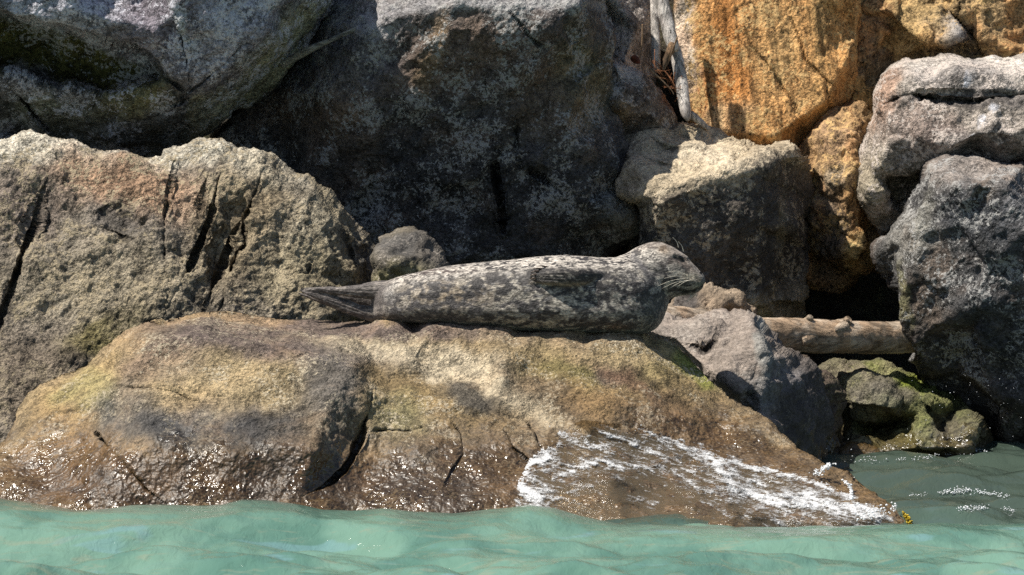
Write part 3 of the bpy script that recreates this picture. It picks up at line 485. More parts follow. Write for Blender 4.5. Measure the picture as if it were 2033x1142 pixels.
# ==DETAILS==
# ---------------------------------------------------------------- the seal
def ring_sweep(rings):
    """rings: (m,n,3) -> verts, quads and two caps"""
    m, n, _ = rings.shape; v = rings.reshape(-1, 3); f = []
    for i in range(m-1):
        for j in range(n):
            k = (j+1) % n; f.append((i*n+j, i*n+k, (i+1)*n+k, (i+1)*n+j))
    f.append(tuple(range(n-1, -1, -1))); f.append(tuple((m-1)*n+j for j in range(n)))
    return v, f
def catm(pts, n):
    """resample control rows with a Catmull-Rom spline"""
    p = np.asarray(pts, float); t = np.linspace(0, len(p)-1, n); i = np.clip(t.astype(int), 0, len(p)-2); u = (t-i)[:, None]
    g = lambda k: p[np.clip(k, 0, len(p)-1)]
    a, b, c, d = g(i-1), g(i), g(i+1), g(i+2)
    return .5*(2*b+(c-a)*u+(2*a-5*b+4*c-d)*u*u+(3*b-a-3*c+d)*u**3)
PXM = 16.0/FPX     # metres per photo pixel at the seal
def slab(sec, n=28, m=40, ex=.8):
    """sections (px, py, half height px, half thickness m, Y)"""
    s = catm(sec, m); tx = np.gradient(s[:, 0]); ty = np.gradient(s[:, 1]); L = np.hypot(tx, ty); nx, ny = -ty/L, tx/L
    ph = np.linspace(0, 2*np.pi, n, endpoint=False); cs, sn = np.cos(ph), np.sin(ph)
    cs = np.sign(cs)*np.abs(cs)**ex; sn = np.sign(sn)*np.abs(sn)**ex
    hh = np.maximum(s[:, 2], .5)[:, None]; th = np.maximum(s[:, 3], .002)[:, None]
    c = P(s[:, 0], s[:, 1], s[:, 4])[:, None, :]
    off = np.stack([hh*cs*nx[:, None]*PXM, th*sn, -hh*cs*ny[:, None]*PXM], -1)
    return ring_sweep(c+off)
body = [(738, 580, 622, .03, 0), (752, 562, 632, .07, 0), (775, 550, 637, .10, 0), (800, 542, 638, .125, 0), (850, 530, 640, .15, 0), (900, 521, 644, .165, 0), (950, 516, 650, .175, 0), (1000, 511, 654, .18, 0), (1050, 505, 656, .185, 0),
        (1100, 502, 658, .185, 0), (1150, 502, 659, .18, 0), (1200, 505, 661, .17, 0), (1240, 506, 663, .155, 0), (1270, 512, 662, .14, 0), (1295, 525, 653, .115, 0), (1312, 540, 637, .085, 0), (1323, 558, 616, .05, 0), (1328, 575, 600, .02, 0)]
head = [(1195, 520, 640, .12, 0), (1225, 506, 625, .125, 0), (1245, 499, 612, .122, 0), (1265, 486, 606, .115, 0), (1285, 478, 601, .108, -.005), (1305, 476, 598, .102, -.008), (1322, 479, 593, .094, -.012), (1340, 488, 587, .080, -.016),
        (1356, 501, 583, .066, -.020), (1370, 514, 580, .056, -.023), (1382, 526, 577, .048, -.026), (1391, 536, 571, .036, -.028), (1397, 543, 564, .022, -.029), (1400, 549, 558, .008, -.029)]
def tube_sections(sec, m, n=56, flat=.0):
    s = catm(sec, m); s[:, 3] = np.maximum(s[:, 3], .004)
    zt = P(s[:, 0], s[:, 1], s[:, 4]); zb = P(s[:, 0], s[:, 2], s[:, 4]-(.8*s[:, 3] if flat else 0)); zb[:, 0] = zt[:, 0]; mid = (zt+zb)/2; hh = np.maximum((zt-zb)[:, 2]/2, .004)
    ph = np.linspace(0, 2*np.pi, n, endpoint=False); cs, sn = np.cos(ph), np.sin(ph)
    sn2 = np.where(sn < 0, -np.abs(sn)**(1-flat), sn)
    R = np.zeros((m, n, 3)); R[..., 0] = mid[:, None, 0]; R[..., 1] = mid[:, None, 1]+s[:, 3:4]*cs*(1+.06*(sn < 0)); R[..., 2] = mid[:, None, 2]+hh[:, None]*sn2
    return ring_sweep(R)
tb, th_ = tube_sections(body, 110, flat=.5), tube_sections(head, 70)
from mathutils.bvhtree import BVHTree
T0 = BVHTree.FromPolygons(tb[0].tolist(), [list(f) for f in tb[1]])
def flank(x, y, off):
    h = T0.ray_cast(Vector(CAM.tolist()), Vector((P(x, y, 0.)-CAM).tolist())); return h[0].y-off
pieces = [tb, th_,
    slab([(790, 573, 18, .06, -.02), (765, 573, 20, .05, -.03), (740, 573, 18, .04, -.035), (715, 575, 14, .032, -.04), (680, 574, 9.5, .024, -.04), (645, 571, 6, .016, -.04), (612, 569, 2.8, .01, -.04), (596, 567.5, 1.5, .004, -.04)]),
    slab([(800, 622, 15, .08, 0), (770, 620, 17, .07, 0), (745, 620, 17.5, .05, -.01), (715, 614, 13.5, .036, -.02), (680, 601, 13, .026, -.03), (645, 588, 9, .018, -.035), (615, 578.5, 5.5, .012, -.04), (594, 572, 1.8, .004, -.04)]),
    slab([(800, 600, 18, .05, .04), (765, 600, 17, .04, .045), (735, 597, 14, .02, .05), (700, 589, 11, .015, .05), (660, 580, 7, .012, .05), (630, 575, 4, .01, .05)]),  # added web closing the flipper gap so it reads as dark shade
    slab([(740, 625, 12, .03, .05), (700, 615, 9, .025, .05), (660, 601, 6.5, .018, .05), (625, 589, 4.5, .012, .05), (592, 578, 1.8, .005, .05)]),
    # near foreflipper folded back along the flank
    slab([(1200, 540, 5, .02, flank(1200, 540, -.012)), (1180, 542, 12, .022, flank(1180, 544, -.004)), (1152, 545, 17, .022, flank(1152, 548, .016)), (1115, 546.5, 17, .020, flank(1115, 550, .024)), (1088, 547, 14, .015, flank(1088, 550, .022)), (1068, 546, 10, .011, flank(1068, 548, .015)), (1053, 544, 4, .006, flank(1054, 545, .008))], 28, 44, .9),
    # far foreflipper tucked under the chest
    slab([(1262, 655, 9, .03, -.10), (1240, 648, 9, .025, -.14), (1222, 645, 8, .02, -.155), (1208, 648, 5, .012, -.16), (1200, 652, 2, .006, -.16)])]
vv, ff, k = [], [], 0
for v_, f_ in pieces:
    vv.append(v_); ff += [tuple(i+k for i in f) for f in f_]; k += len(v_)
tmp = mesh_obj('tmp', np.concatenate(vv), ff, origin=(0, 0, 0))
md = tmp.modifiers.new('r', 'REMESH'); md.mode = 'VOXEL'; md.voxel_size = .0036; md.use_smooth_shade = True
dg = bpy.context.evaluated_depsgraph_get(); me = bpy.data.meshes.new_from_object(tmp.evaluated_get(dg))
bpy.data.objects.remove(tmp)
n_ = len(me.vertices); V = np.zeros(n_*3, np.float32); me.vertices.foreach_get('co', V); V = V.reshape(-1, 3).astype(float)
ed = np.zeros(len(me.edges)*2, np.int32); me.edges.foreach_get('vertices', ed); ed = ed.reshape(-1, 2)
def lap(V, it, wgt=None):
    for _ in range(it):
        acc = np.zeros_like(V); cnt = np.zeros(len(V))
        for a, b in ((0, 1), (1, 0)):
            cnt += np.bincount(ed[:, a], minlength=len(V))
            for c in range(3): acc[:, c] += np.bincount(ed[:, a], V[ed[:, b], c], len(V))
        t = acc/np.maximum(cnt, 1)[:, None]; V = V+(t-V)*(.5 if wgt is None else wgt[:, None])
    return V
px, py = proj(V)
fl = np.zeros(n_)   # 1 on the flippers
hind = sstep(785, 752, px+.25*(py-590))
ffd, _, _ = segdist(px, py, [(1060, 544), (1168, 546)]); fore = sstep(19, 14, ffd)*(V[:, 1] < -.12)
fl = np.maximum(hind, fore)
V = lap(V, 14, .5*(1-.85*fl)*sstep(1395, 1370, px)+.1)
me.vertices.foreach_set('co', V.astype(np.float32).ravel()); me.update()
N = np.zeros(n_*3, np.float32); me.vertices.foreach_get('normal', N); N = N.reshape(-1, 3).astype(float)
px, py = proj(V)
disp = np.zeros(n_)
near = (V[:, 1] < 0.02)
mc, _, _ = segdist(px, py, [(1397, 561), (1388, 568), (1374, 573), (1358, 576), (1346, 573)]); mouth = np.exp(-(mc/1.8)**2)*(px > 1340)
disp -= .005*mouth
ec, _, _ = segdist(px, py, [(1341, 507), (1356, 514)]); disp -= .006*np.exp(-(ec/5.)**2)*(np.abs(N[:, 1]) > .3)
bc, _, _ = segdist(px, py, [(1338, 500), (1350, 502), (1361, 509)]); disp += .005*np.exp(-(bc/5.)**2)
mz = np.hypot((px-1376)/20., (py-557)/15.); disp += .005*np.exp(-mz**2*1.2)*np.abs(N[:, 1])
for y0 in range(3):   # skin folds at the neck
    nc, _, _ = segdist(px, py, [(1228+y0*14, 512+y0*2), (1250+y0*15, 560), (1252+y0*12, 610)]); disp -= .0035*np.exp(-(nc/4.5)**2)*fbm(V*9, 2)*1.8
for q, (ang) in enumerate((-9, -3.5, 2, 7.5)):   # digits of the fore flipper
    dc, _, _ = segdist(px, py, [(1056, 544+ang*.7), (1120, 545+ang*1.2)]); disp -= .003*np.exp(-(dc/1.5)**2)*fore
for q in (-6, -1, 4):
    dc, _, _ = segdist(px, py, [(600, 568.5+q*.15), (740, 576+q*1.7)]); disp -= .0025*np.exp(-(dc/1.5)**2)*hind
    dc, _, _ = segdist(px, py, [(600, 572+q*.2), (680, 599+q*1.3), (740, 618+q*2)]); disp -= .0025*np.exp(-(dc/1.5)**2)*hind
disp += .006*fbm(V*7, 4)*(1-fl)+.0022*fbm(V*np.array([14, 30, 30.]), 3)
V = V+N*disp[:, None]
me.vertices.foreach_set('co', V.astype(np.float32).ravel()); me.update()
# coat
px, py = proj(V)
topy = np.interp(px, [p[0] for p in body[:13]]+[p[0] for p in head[3:]], [p[1] for p in body[:13]]+[p[1] for p in head[3:]])
boty = np.interp(px, [p[0] for p in body], [p[2] for p in body])
hgt = np.clip((py-topy)/np.maximum(boty-topy, 20), 0, 1)            # 0 back .. 1 belly
An = V*np.array([.62, 1, 1.])
Q = An+.02*np.stack([fbm(V*9, 3), fbm(V*9+4, 3), fbm(V*9+8, 3)], 1)
sp1 = fbm(Q*52, 3, .5); sp2 = .8*fbm(Q*36+5, 3, .6)+.3*fbm(Q*13+2, 2); sp3 = fbm(Q*74+9, 3, .55); sp4 = fbm(Q*6+2, 3)
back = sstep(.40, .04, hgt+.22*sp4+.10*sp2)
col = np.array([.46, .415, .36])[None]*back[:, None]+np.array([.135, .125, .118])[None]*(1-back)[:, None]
def over(mask, c):
    global col
    m = np.clip(mask, 0, 1)[:, None]; col = col*(1-m)+np.array(c)*m
low = sstep(.35, .6, hgt)
over(sstep(.05, .12, sp2)*(1-back)*(.9), (.37, .33, .275))             # pale rings on the flank
over(sstep(.02, .09, -sp2+.35*sp3)*(1-back)*.95, (.034, .03, .03))
over(sstep(.11, .15, sp1+.3*sp4)*(.6+.4*back), (.032, .028, .027))  # dark spots
over(sstep(.19, .23, sp3)*.95*np.clip(back+.3, 0, 1), (.05, .045, .042))
brn = np.exp(-(((px-895)/85)**2+((py-585)/26)**2)); over(brn*.7*sstep(-.15, .2, sp2), (.23, .165, .10))
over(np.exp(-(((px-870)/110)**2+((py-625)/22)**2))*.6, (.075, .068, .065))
over(np.exp(-(((px-860)/80)**2+((py-532)/9)**2))*.75*sstep(-.2, .15, sp1), (.10, .07, .06))
hd = sstep(1258, 1300, px-(py-520)*.3)
crown = hd*sstep(18, 6, py-topy-np.clip(px-1320, 0, 60)*.25); over(crown*.65, (.17, .135, .11))
over(hd*sstep(.02, .12, sp2)*.6, (.30, .27, .235))
face = np.exp(-(((px-1350)/26)**2+((py-512)/16)**2)); over(face*.55, (.15, .11, .085))
over(np.exp(-(((px-1318)/13)**2+((py-492)/9)**2))*.6, (.25, .17, .10))
over(np.exp(-(((px-1372)/15)**2+((py-546)/8)**2))*.85, (.38, .335, .26)); over(np.exp(-(((px-1388)/10)**2+((py-560)/8)**2))*.8, (.17, .15, .10))
over(np.exp(-(((px-1383)/20)**2+((py-524)/6)**2))*.6*sstep(-.2, .2, sp1), (.12, .09, .075))
nk, _, _ = segdist(px, py, [(1258, 505), (1275, 525), (1290, 550)]); over(np.exp(-(nk/7)**2)*.8, (.07, .065, .07))
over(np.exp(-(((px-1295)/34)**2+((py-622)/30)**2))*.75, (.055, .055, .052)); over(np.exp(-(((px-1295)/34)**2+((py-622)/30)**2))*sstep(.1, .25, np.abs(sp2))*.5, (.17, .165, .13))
over(mouth, (.015, .012, .01)); over(np.exp(-(ec/3.9)**2)*near, (.02, .016, .014))
for (ex_, ey_) in ((1316, 494), (1300, 503)): over(np.exp(-(((px-ex_)**2+(py-ey_)**2)/4.))*near, (.02, .015, .01))
stk = fbm(np.stack([(px+py*.9)*.035, (py-px*.55)*.12, V[:, 1]*8], 1), 3, .6)
over(hind*.95, (.085, .072, .066)); over(hind*sstep(.05, .3, fbm(np.stack([px*.022, (py+px*.22)*.10, V[:, 1]*4], 1)+3, 4))*.75, (.22, .19, .165))
over(fore*.98, (.036, .032, .03)); over(fore*sstep(.14, .24, stk)*.6, (.26, .23, .195)); over(fore*sstep(553, 560, py)*.7, (.20, .165, .12))
over(np.exp(-(((px-1222)/24)**2+((py-649)/8)**2))*(V[:, 1] < -.12)*.9, (.14, .085, .05))
over(np.exp(-(((px-760)/16)**2+((py-578)/14)**2))*.8*(1-hind), (.52, .49, .45))
s = NT('seal fur'); c0 = s.attr('Col'); v = s.coords((1, 1, 1)); vf = s.coords((.35, 1, 1), (0, .5, 0))
fn = s.noise(vf, 190, 4, .7); fn2 = s.noise(v, 60, 4, .65)
c = s.mix(1., c0, s.ramp(fn, .36, .64, .45, 1.5), 'MULTIPLY'); c = s.mix(1., c, s.ramp(fn2, .35, .65, .72, 1.28), 'MULTIPLY')
nb = s.bump(s.math('ADD', s.math('MULTIPLY', fn, .005), s.math('MULTIPLY', fn2, .006)), 1., .7)
b = s.bsdf(c, .5, nb, .35); b.inputs['Sheen Weight'].default_value = .15; b.inputs['Sheen Roughness'].default_value = .4
M_FUR = s.finish(b)
Fq = np.zeros(len(me.loops), np.int32); me.loops.foreach_get('vertex_index', Fq)
assert all(p.loop_total == 4 for p in me.polygons[:50])
seal = bpy.data.objects.new('seal', None); COL.objects.link(seal); V[:, 2] -= .008; seal.location = (0.03, 0, float(V[:, 2].min()))
tag(seal, 'spotted grey seal lying on the tan boulder with its head raised to the right', 'seal')
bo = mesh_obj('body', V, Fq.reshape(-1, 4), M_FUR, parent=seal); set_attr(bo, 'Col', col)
def simple(name, col, rough=.5, spec=.5, var=.0, scale=40, bump=0., stretch=(1, 1, 1), var2=None, coat=None):
    s = NT(name); v = s.coords(stretch); n = s.noise(v, scale, 6, .65); n2 = s.noise(v, scale*4.1, 4, .65)
    c = s.mix(1., tuple(col)+(1,), s.ramp(n, .3, .7, 1-var, 1+var), 'MULTIPLY'); c = s.mix(1., c, s.ramp(n2, .3, .7, 1-var*.7, 1+var*.7), 'MULTIPLY')
    if var2: c = s.mix(s.ramp(s.noise(v, scale*.3, 5, .6), .45, .62), c, tuple(var2)+(1,))
    nb = s.bump(s.math('ADD', n, s.math('MULTIPLY', n2, .4)), bump, .8) if bump else None
    return s.finish(s.bsdf(c, rough, nb, spec, coat))
def ellipsoid(name, c, r, mat, parent=None, seg=20, rot=None, **kw):
    u = np.linspace(0, np.pi, seg//2+1); w_ = np.linspace(0, 2*np.pi, seg, endpoint=False)
    R = np.zeros((len(u), seg, 3)); R[..., 0] = np.cos(u)[:, None]; R[..., 1] = np.sin(u)[:, None]*np.cos(w_); R[..., 2] = np.sin(u)[:, None]*np.sin(w_)
    R = R*np.array(r)
    if rot is not None: R = R@np.array(rot).T
    v, f = ring_sweep(R+np.array(c)); return mesh_obj(name, v, f, mat, parent=parent, origin=c if parent else None, **kw)
def rotz(a): c, s_ = math.cos(a), math.sin(a); return [[c, -s_, 0], [s_, c, 0], [0, 0, 1]]
def roty(a): c, s_ = math.cos(a), math.sin(a); return [[c, 0, s_], [0, 1, 0], [-s_, 0, c]]
from mathutils.bvhtree import BVHTree
def bvh_of(o):
    me = o.data; v = np.zeros(len(me.vertices)*3, np.float32); me.vertices.foreach_get('co', v); v = v.reshape(-1, 3)+np.array(o.matrix_world.translation if o.parent is None else np.array(o.parent.location)+np.array(o.location))
    if me.polygons[0].loop_total == 4 and len(me.loops) == 4*len(me.polygons): k = 4
    else: k = 3
    f = np.zeros(len(me.loops), np.int32); me.loops.foreach_get('vertex_index', f)
    return BVHTree.FromPolygons(v.tolist(), f.reshape(-1, k).tolist())
bpy.context.view_layer.update()
def vis_hit(bvh, px, py, far=False):
    """where the photo ray meets a surface"""
    a = CAM; b = P(px, py, 0.); d = Vector((b-a).tolist()).normalized()
    if far:   # from the other side, along +y back to the camera
        q = P(px, py, 1.0); h = bvh.ray_cast(Vector(q.tolist()), -d)
    else: h = bvh.ray_cast(Vector(a.tolist()), d)
    return np.array(h[0]) if h[0] else None
SB = bvh_of(bo)
M_EYE = simple('seal eye', (.008, .006, .006), .12, .6); M_NOSE = simple('seal nose', (.022, .019, .018), .35, .5, .3, 200, .001)
for far in (False, True):
    h = vis_hit(SB, 1350, 511, far)
    ellipsoid('eye', h+np.array([0, .004 if not far else -.004, 0]), (.0155, .0075, .0072), M_EYE, seal, rot=roty(.42))
    h = vis_hit(SB, 1390, 542, far)
    if h is not None: ellipsoid('nostril', h+np.array([0, .002, 0]), (.006, .006, .0085), M_NOSE, seal, seg=12, rot=roty(-.5))
def tube(pts, r, n=8, m=None, closed_tip=True):
    """world points + radii -> swept tube"""
    p = np.asarray(pts, float); m = m or max(6, len(p)*5); q = catm(np.column_stack([p, r]), m); t = np.gradient(q[:, :3], axis=0); t /= np.linalg.norm(t, axis=1)[:, None]
    up = np.tile(np.array([0, 1., 0]), (m, 1)); a = np.cross(t, up); a /= np.linalg.norm(a, axis=1)[:, None]+1e-9; b = np.cross(t, a)
    ph = np.linspace(0, 2*np.pi, n, endpoint=False)
    R = q[:, None, :3]+q[:, 3][:, None, None]*(np.cos(ph)[None, :, None]*a[:, None, :]+np.sin(ph)[None, :, None]*b[:, None, :])
    return ring_sweep(R)
def joined(lst):
    vv, ff, k = [], [], 0
    for v_, f_ in lst:
        vv.append(np.asarray(v_)); ff += [tuple(i+k for i in f) for f in f_]; k += len(v_)
    return np.concatenate(vv), ff
M_WHISK = simple('whisker', (.72, .66, .54), .4, .5)
rng = np.random.RandomState(3)
roots = [(1362, 545), (1366, 552), (1369, 553), (1372, 556), (1376, 556), (1379, 556), (1368, 547)]
tips = [(1322, 541), (1318, 553), (1303, 569), (1314, 573), (1328, 573), (1344, 570), (1324, 547)]
for (rx, ry), (tx, ty) in zip(roots, tips):
    for far in (False, True):
        h = vis_hit(SB, rx, ry, far)
        if h is None: continue
        sg = -1 if not far else 1
        e = P(tx, ty, h[1]+sg*.045); mdl = (h+e)/2+np.array([0, sg*.018, .010])
        if far: e[2] -= .03
        mesh_obj('whisker', *tube([h-np.array([0, sg*.003, 0]), mdl, e], [.0008, .0007, .0003], 6, 10), M_WHISK, parent=seal)
for (rx, ry), (tx, ty), mid in (((1347, 492), (1336, 472), (1344, 481)), ((1357, 500), (1347, 480), (1354, 489))):
    a = P(rx, ry, -.015); mesh_obj('whisker', *tube([a, P(*mid, -.02), P(tx, ty, -.03)], [.0012, .001, .0005], 6, 10), M_WHISK, parent=seal)
for q in range(7):   # those of the far cheek hang below the chin
    x0 = 1366+q*2.4; a = P(x0, 573, -.02); e = P(1357+q*4.2, 606-q*3.5, -.05+.02*q)
    mesh_obj('whisker', *tube([a, P(x0+4-q*.4, 588, -.035), e], [.0008, .0007, .0003], 6, 10), M_WHISK, parent=seal)
M_CLAW = simple('claw', (.11, .08, .06), .35, .5, .3, 120)
for q, (rx, ry, tx, ty) in enumerate(((1084, 530, 1066, 529), (1074, 534, 1058, 534), (1068, 539, 1054, 541), (1064, 545, 1052, 549), (1064, 552, 1053, 555))):
    h = vis_hit(SB, rx, ry); e = P(tx, ty, h[1]-.010+.004*q)
    mesh_obj('claw', *tube([h+np.array([.004, .003, 0]), (h+e)/2+np.array([0, -.006, .003]), e], [.0035, .0028, .0006], 7, 10), M_CLAW, parent=seal)

# ---------------------------------------------------------------- driftwood
def wood(name, a, b, stretch, rot=(0, 0, 0), scale=30):
    s = NT(name); v = s.coords(stretch, rot); v2 = s.coords()
    g = s.noise(v, scale, 8, .7, .6); k = s.noise(v2, 9, 5, .6)
    c = s.mix(s.ramp(k, .42, .6), a+(1,), b+(1,)); c = s.mix(1., c, s.ramp(g, .36, .62, .4, 1.4), 'MULTIPLY')
    c = s.mix(s.ramp(s.noise(v, scale*2.3, 4, .7), .40, .33), c, (.05, .035, .025, 1))
    return s.finish(s.bsdf(c, .75, s.bump(g, .02, 1.), .3))
def limb(pts, n=20, m=60, rough=.10, seed=0):
    """pixel path (px, py, Y, radius px) -> knobbly limb"""
    p = np.array([np.r_[P(q[0], q[1], q[2]), q[3]*(16+q[2])/FPX] for q in pts])
    v, f = tube(p[:, :3], p[:, 3], n, m); r = np.interp(np.arange(m), np.linspace(0, m-1, len(p)), p[:, 3]).repeat(n)
    c = catm(p[:, :3], m).repeat(n, 0); d = v-c
    k = 1+rough*2*fbm(v*np.array([9, 9, 9.])+seed, 4)+rough*.8*fbm(v*np.array([30, 30, 30.])+seed, 3)
    return c+d*k[:, None], f
W_LOG = wood('bleached log wood', (.33, .23, .15), (.42, .34, .26), (.12, 1, 1))
W_PALE = wood('bleached driftwood', (.50, .46, .42), (.40, .36, .33), (1, 1, .12), (0, .2, 0), 40)
W_BRN = wood('brown torn wood', (.24, .15, .085), (.30, .21, .14), (1, 1, .12), (0, .2, 0), 50)
W_KNOT = wood('log knot wood', (.40, .32, .24), (.30, .22, .15), (1, 1, 1), scale=45)
log = bpy.data.objects.new('driftwood_log', None); COL.objects.link(log); log.location = P(1560, 705, 1.05).tolist()
tag(log, 'bleached brown driftwood log with knots, wedged between the grey rock and the right boulder', 'log')
lv, lf = limb([(1285, 632, .86, 24), (1330, 634, .9, 26), (1400, 642, .98, 29), (1500, 658, 1.09, 30), (1600, 667, 1.2, 33), (1700, 670, 1.31, 33), (1800, 669, 1.42, 32), (1870, 668, 1.5, 33)], 40, 200, .07)
mesh_obj('trunk', lv, lf, W_LOG, parent=log)
for (x, y, dx, dy, r, Yk) in ((1606, 636, 4, -12, 9, 1.18), (1680, 641, 7, -11, 10, 1.25), (1664, 654, -9, 3, 8, 1.195), (1600, 676, -8, 4, 10, 1.12)):
    mesh_obj('knot', *limb([(x-dx*1.2, y-dy*.9, Yk+.045, r*1.8), (x-dx*.3, y-dy*.25, Yk+.02, r*1.3), (x+dx*.2, y+dy*.2, Yk+.005, r*.95), (x+dx*.6, y+dy*.55, Yk-.006, r*.8), (x+dx*.75, y+dy*.65, Yk-.008, r*.25)], 18, 28, .2, x*.01), W_KNOT, parent=log)
def branch(name, label, cat, pts, mat, group=None, n=16, m=50, rough=.08, seed=0):
    v, f = limb(pts, n, m, rough, seed); return mesh_obj(name, v, f, mat, label=label, cat=cat, group=group)
br = bpy.data.objects.new('driftwood_branch', None); COL.objects.link(br); br.location = P(1345, 130, 2.1).tolist(); tag(br, 'pale bleached branch hanging from the top edge with a torn brown end', 'branch', 'driftwood in the gap')
mesh_obj('stem', *limb([(1296, -90, 2.18, 13), (1308, -20, 2.14, 13), (1321, 30, 2.1, 14), (1330, 70, 2.06, 14), (1337, 92, 2.04, 12), (1340, 102, 2.03, 7)], 18, 60, .07, 2), W_PALE, parent=br)
mesh_obj('torn_end', *limb([(1336, 86, 2.03, 9), (1330, 104, 2.02, 8), (1322, 122, 2.02, 6), (1317, 140, 2.02, 2)], 10, 24, .2, 5), W_BRN, parent=br)
branch('driftwood_branch', 'pale bleached branch leaning on the orange slab, lower of the two long ones', 'branch', [(1336, 84, 2.12, 6), (1341, 100, 2.1, 11), (1347, 130, 2.07, 13), (1353, 165, 2.04, 13), (1358, 200, 2.0, 12), (1363, 228, 1.97, 9), (1366, 240, 1.96, 3)], W_PALE, 'driftwood in the gap', seed=8)
branch('driftwood_branch', 'short grey stick with a blunt pale end, between the grey rock and the long branch', 'branch', [(1292, -80, 2.3, 8), (1298, 0, 2.24, 8), (1301, 60, 2.19, 9), (1302, 110, 2.14, 9), (1302, 136, 2.12, 8), (1302, 141, 2.12, 3)], W_PALE, 'driftwood in the gap', seed=12)
branch('driftwood_branch', 'small bleached piece of wood lying behind the tan topped block', 'branch', [(1360, 222, 2.08, 6), (1375, 230, 2.08, 8), (1390, 242, 2.08, 7), (1408, 256, 2.08, 4)], W_PALE, 'driftwood in the gap', seed=15)
branch('stick', 'dry grey stick poking out beneath the overhanging boulder at top left', 'stick', [(560, 128, 1.62, 8), (590, 112, 1.57, 8), (620, 96, 1.52, 7), (660, 78, 1.5, 4.5), (700, 60, 1.5, 4.5), (716, 52, 1.5, 2)], wood('grey stick wood', (.30, .28, .24), (.36, .34, .30), (.2, 1, 1), (0, .45, 0), 60), seed=20)
tw = []
for q in range(36):
    x = rng.uniform(1296, 1362); y = 128+(x-1296)*.95+rng.normal(0, 9); a = rng.normal(.75, .5); L = rng.uniform(10, 34); Yq = rng.uniform(1.99, 2.12)
    p0, p1 = P(x-L*math.cos(a), y-L*math.sin(a), Yq), P(x+L*math.cos(a)*.6, y+L*math.sin(a)*.6, Yq+rng.normal(0, .02))
    tw.append(tube([p0, (p0+p1)/2+rng.normal(0, .005, 3), p1], [.0014, .0016, .0006], 5, 6))
M_TWIG = simple('rust brown twigs', (.20, .085, .04), .8, .2, .5, 30)
mesh_obj('dry_twigs', *joined(tw), M_TWIG, kind='stuff')
def leafmesh(px, py, Y, L, W_, a):
    c = P(px, py, Y); t = np.linspace(-1, 1, 9); wv = np.sqrt(1-t*t)*W_*(1-.3*t); d = np.array([math.cos(a), 0, -math.sin(a)]); n = np.array([math.sin(a), -.4, math.cos(a)])
    rows = [c+d*L*t[:, None]+n*(k*wv)[:, None]+np.array([0, -1, 0])*(.006*(1-abs(k))+.004*np.sin(t*3))[:, None] for k in (-1, -.5, 0, .5, 1)]
    rows += [r_+np.array([0, .002, 0]) for r_ in rows[::-1]]
    R = np.stack(rows, 1); return ring_sweep(R)
mesh_obj('dead_leaf', *leafmesh(1262, 119, 2.02, .026, .016, .7), simple('dead leaf', (.10, .028, .014), .6, .3, .4, 60), label='curled red brown dead leaf on the small wedge rock', cat='leaf')
for pts, lb in (([(1290, 138), (1312, 158), (1332, 178), (1338, 188)], 'long thin brown twig lying along the edge of the wedge rock'), ([(1345, 74), (1338, 92), (1330, 112)], 'thin dark twig crossing the fork of the long branches'), ([(1276, 48), (1275, 80), (1272, 110)], 'thin upright straw coloured stem in front of the grey white rock')):
    p = [P(x, y, 1.99+.0*i) for i, (x, y) in enumerate(pts)]
    mesh_obj('twig', *tube(p, [.004]*2+[.002]*(len(p)-2), 6, 14), W_BRN, label=lb, cat='twig', group='twigs in the gap')

# ---------------------------------------------------------------- water
crest_x = [-300, 0, 40, 90, 150, 210, 260, 330, 390, 440, 480, 530, 590, 640, 700, 760, 820, 900, 960, 1010, 1050, 1100, 1150, 1230, 1300, 1400, 1500, 1600, 1700, 1800, 1870, 1950, 2033, 2300]
crest_r = [1000, 990, 995, 1003, 1013, 1010, 1003, 1003, 1005, 1003, 993, 995, 1003, 1015, 1018, 1012, 1020, 1022, 1015, 1010, 1003, 1010, 1025, 1044, 1046, 1054, 1056, 1056, 1052, 1045, 1040, 1045, 1045, 1048]
rw = np.random.RandomState(11); WV = []
for q in range(80):
    lam = math.exp(rw.uniform(math.log(.10), math.log(1.0))); an = rw.normal(1.45, .6); k = 2*math.pi/lam
    WV.append((k*math.cos(an), k*math.sin(an), .0078*lam**1.05, rw.uniform(0, 6.28)))
def water_z(x, y):
    z = np.zeros_like(x); yc = np.interp(x, [-2, .2, .6, 2], [-1.68, -1.68, -1.95, -1.95]); calm = 1-.65*np.exp(-((y-yc)/.16)**2)
    wx_ = x+.05*np.sin(y*4+x*2.1); wy_ = y+.06*np.sin(x*3.1+1)
    for kx, ky, a, ph in WV:
        sft = np.sin(kx*wx_+ky*wy_+ph); z += a*(sft+.25*np.cos(2*(kx*wx_+ky*wy_+ph)))
    inner = sstep(-1.2, -.7, y); z = z*calm*(1-.2*inner)+.01
    pxc, _ = proj(np.stack([x, yc, 0*x+.03], -1)); rr = np.interp(pxc, crest_x, crest_r); zc = P(pxc, rr, yc)[..., 2]
    g = np.where(y < yc, np.exp(-((y-yc)/.40)**2), np.exp(-((y-yc)/.20)**2))
    return z*(1-.75*g)+zc*g
wxs = np.concatenate([[-60, -30, -14, -8, -5, -3.6], np.arange(-2.6, 2.6, .011), [3.6, 5, 8, 14, 30, 60]])
wys = np.concatenate([[-60, -40, -28, -22, -18, -15, -12, -9, -7, -5.5, -4.6], np.arange(-3.9, 1.7, .011), [2.2, 3, 5, 8]])
WX, WY = np.meshgrid(wxs, wys); WZ = water_z(WX.ravel(), WY.ravel())
far_ = sstep(3.2, 5, np.abs(WX.ravel()))+sstep(-4.6, -7, WY.ravel()); WZ = WZ*np.clip(1-far_, 0, 1)
n1, n2 = WX.shape; ii = np.arange(n1*n2).reshape(n1, n2)
wf = np.stack([ii[:-1, :-1].ravel(), ii[:-1, 1:].ravel(), ii[1:, 1:].ravel(), ii[1:, :-1].ravel()], 1)
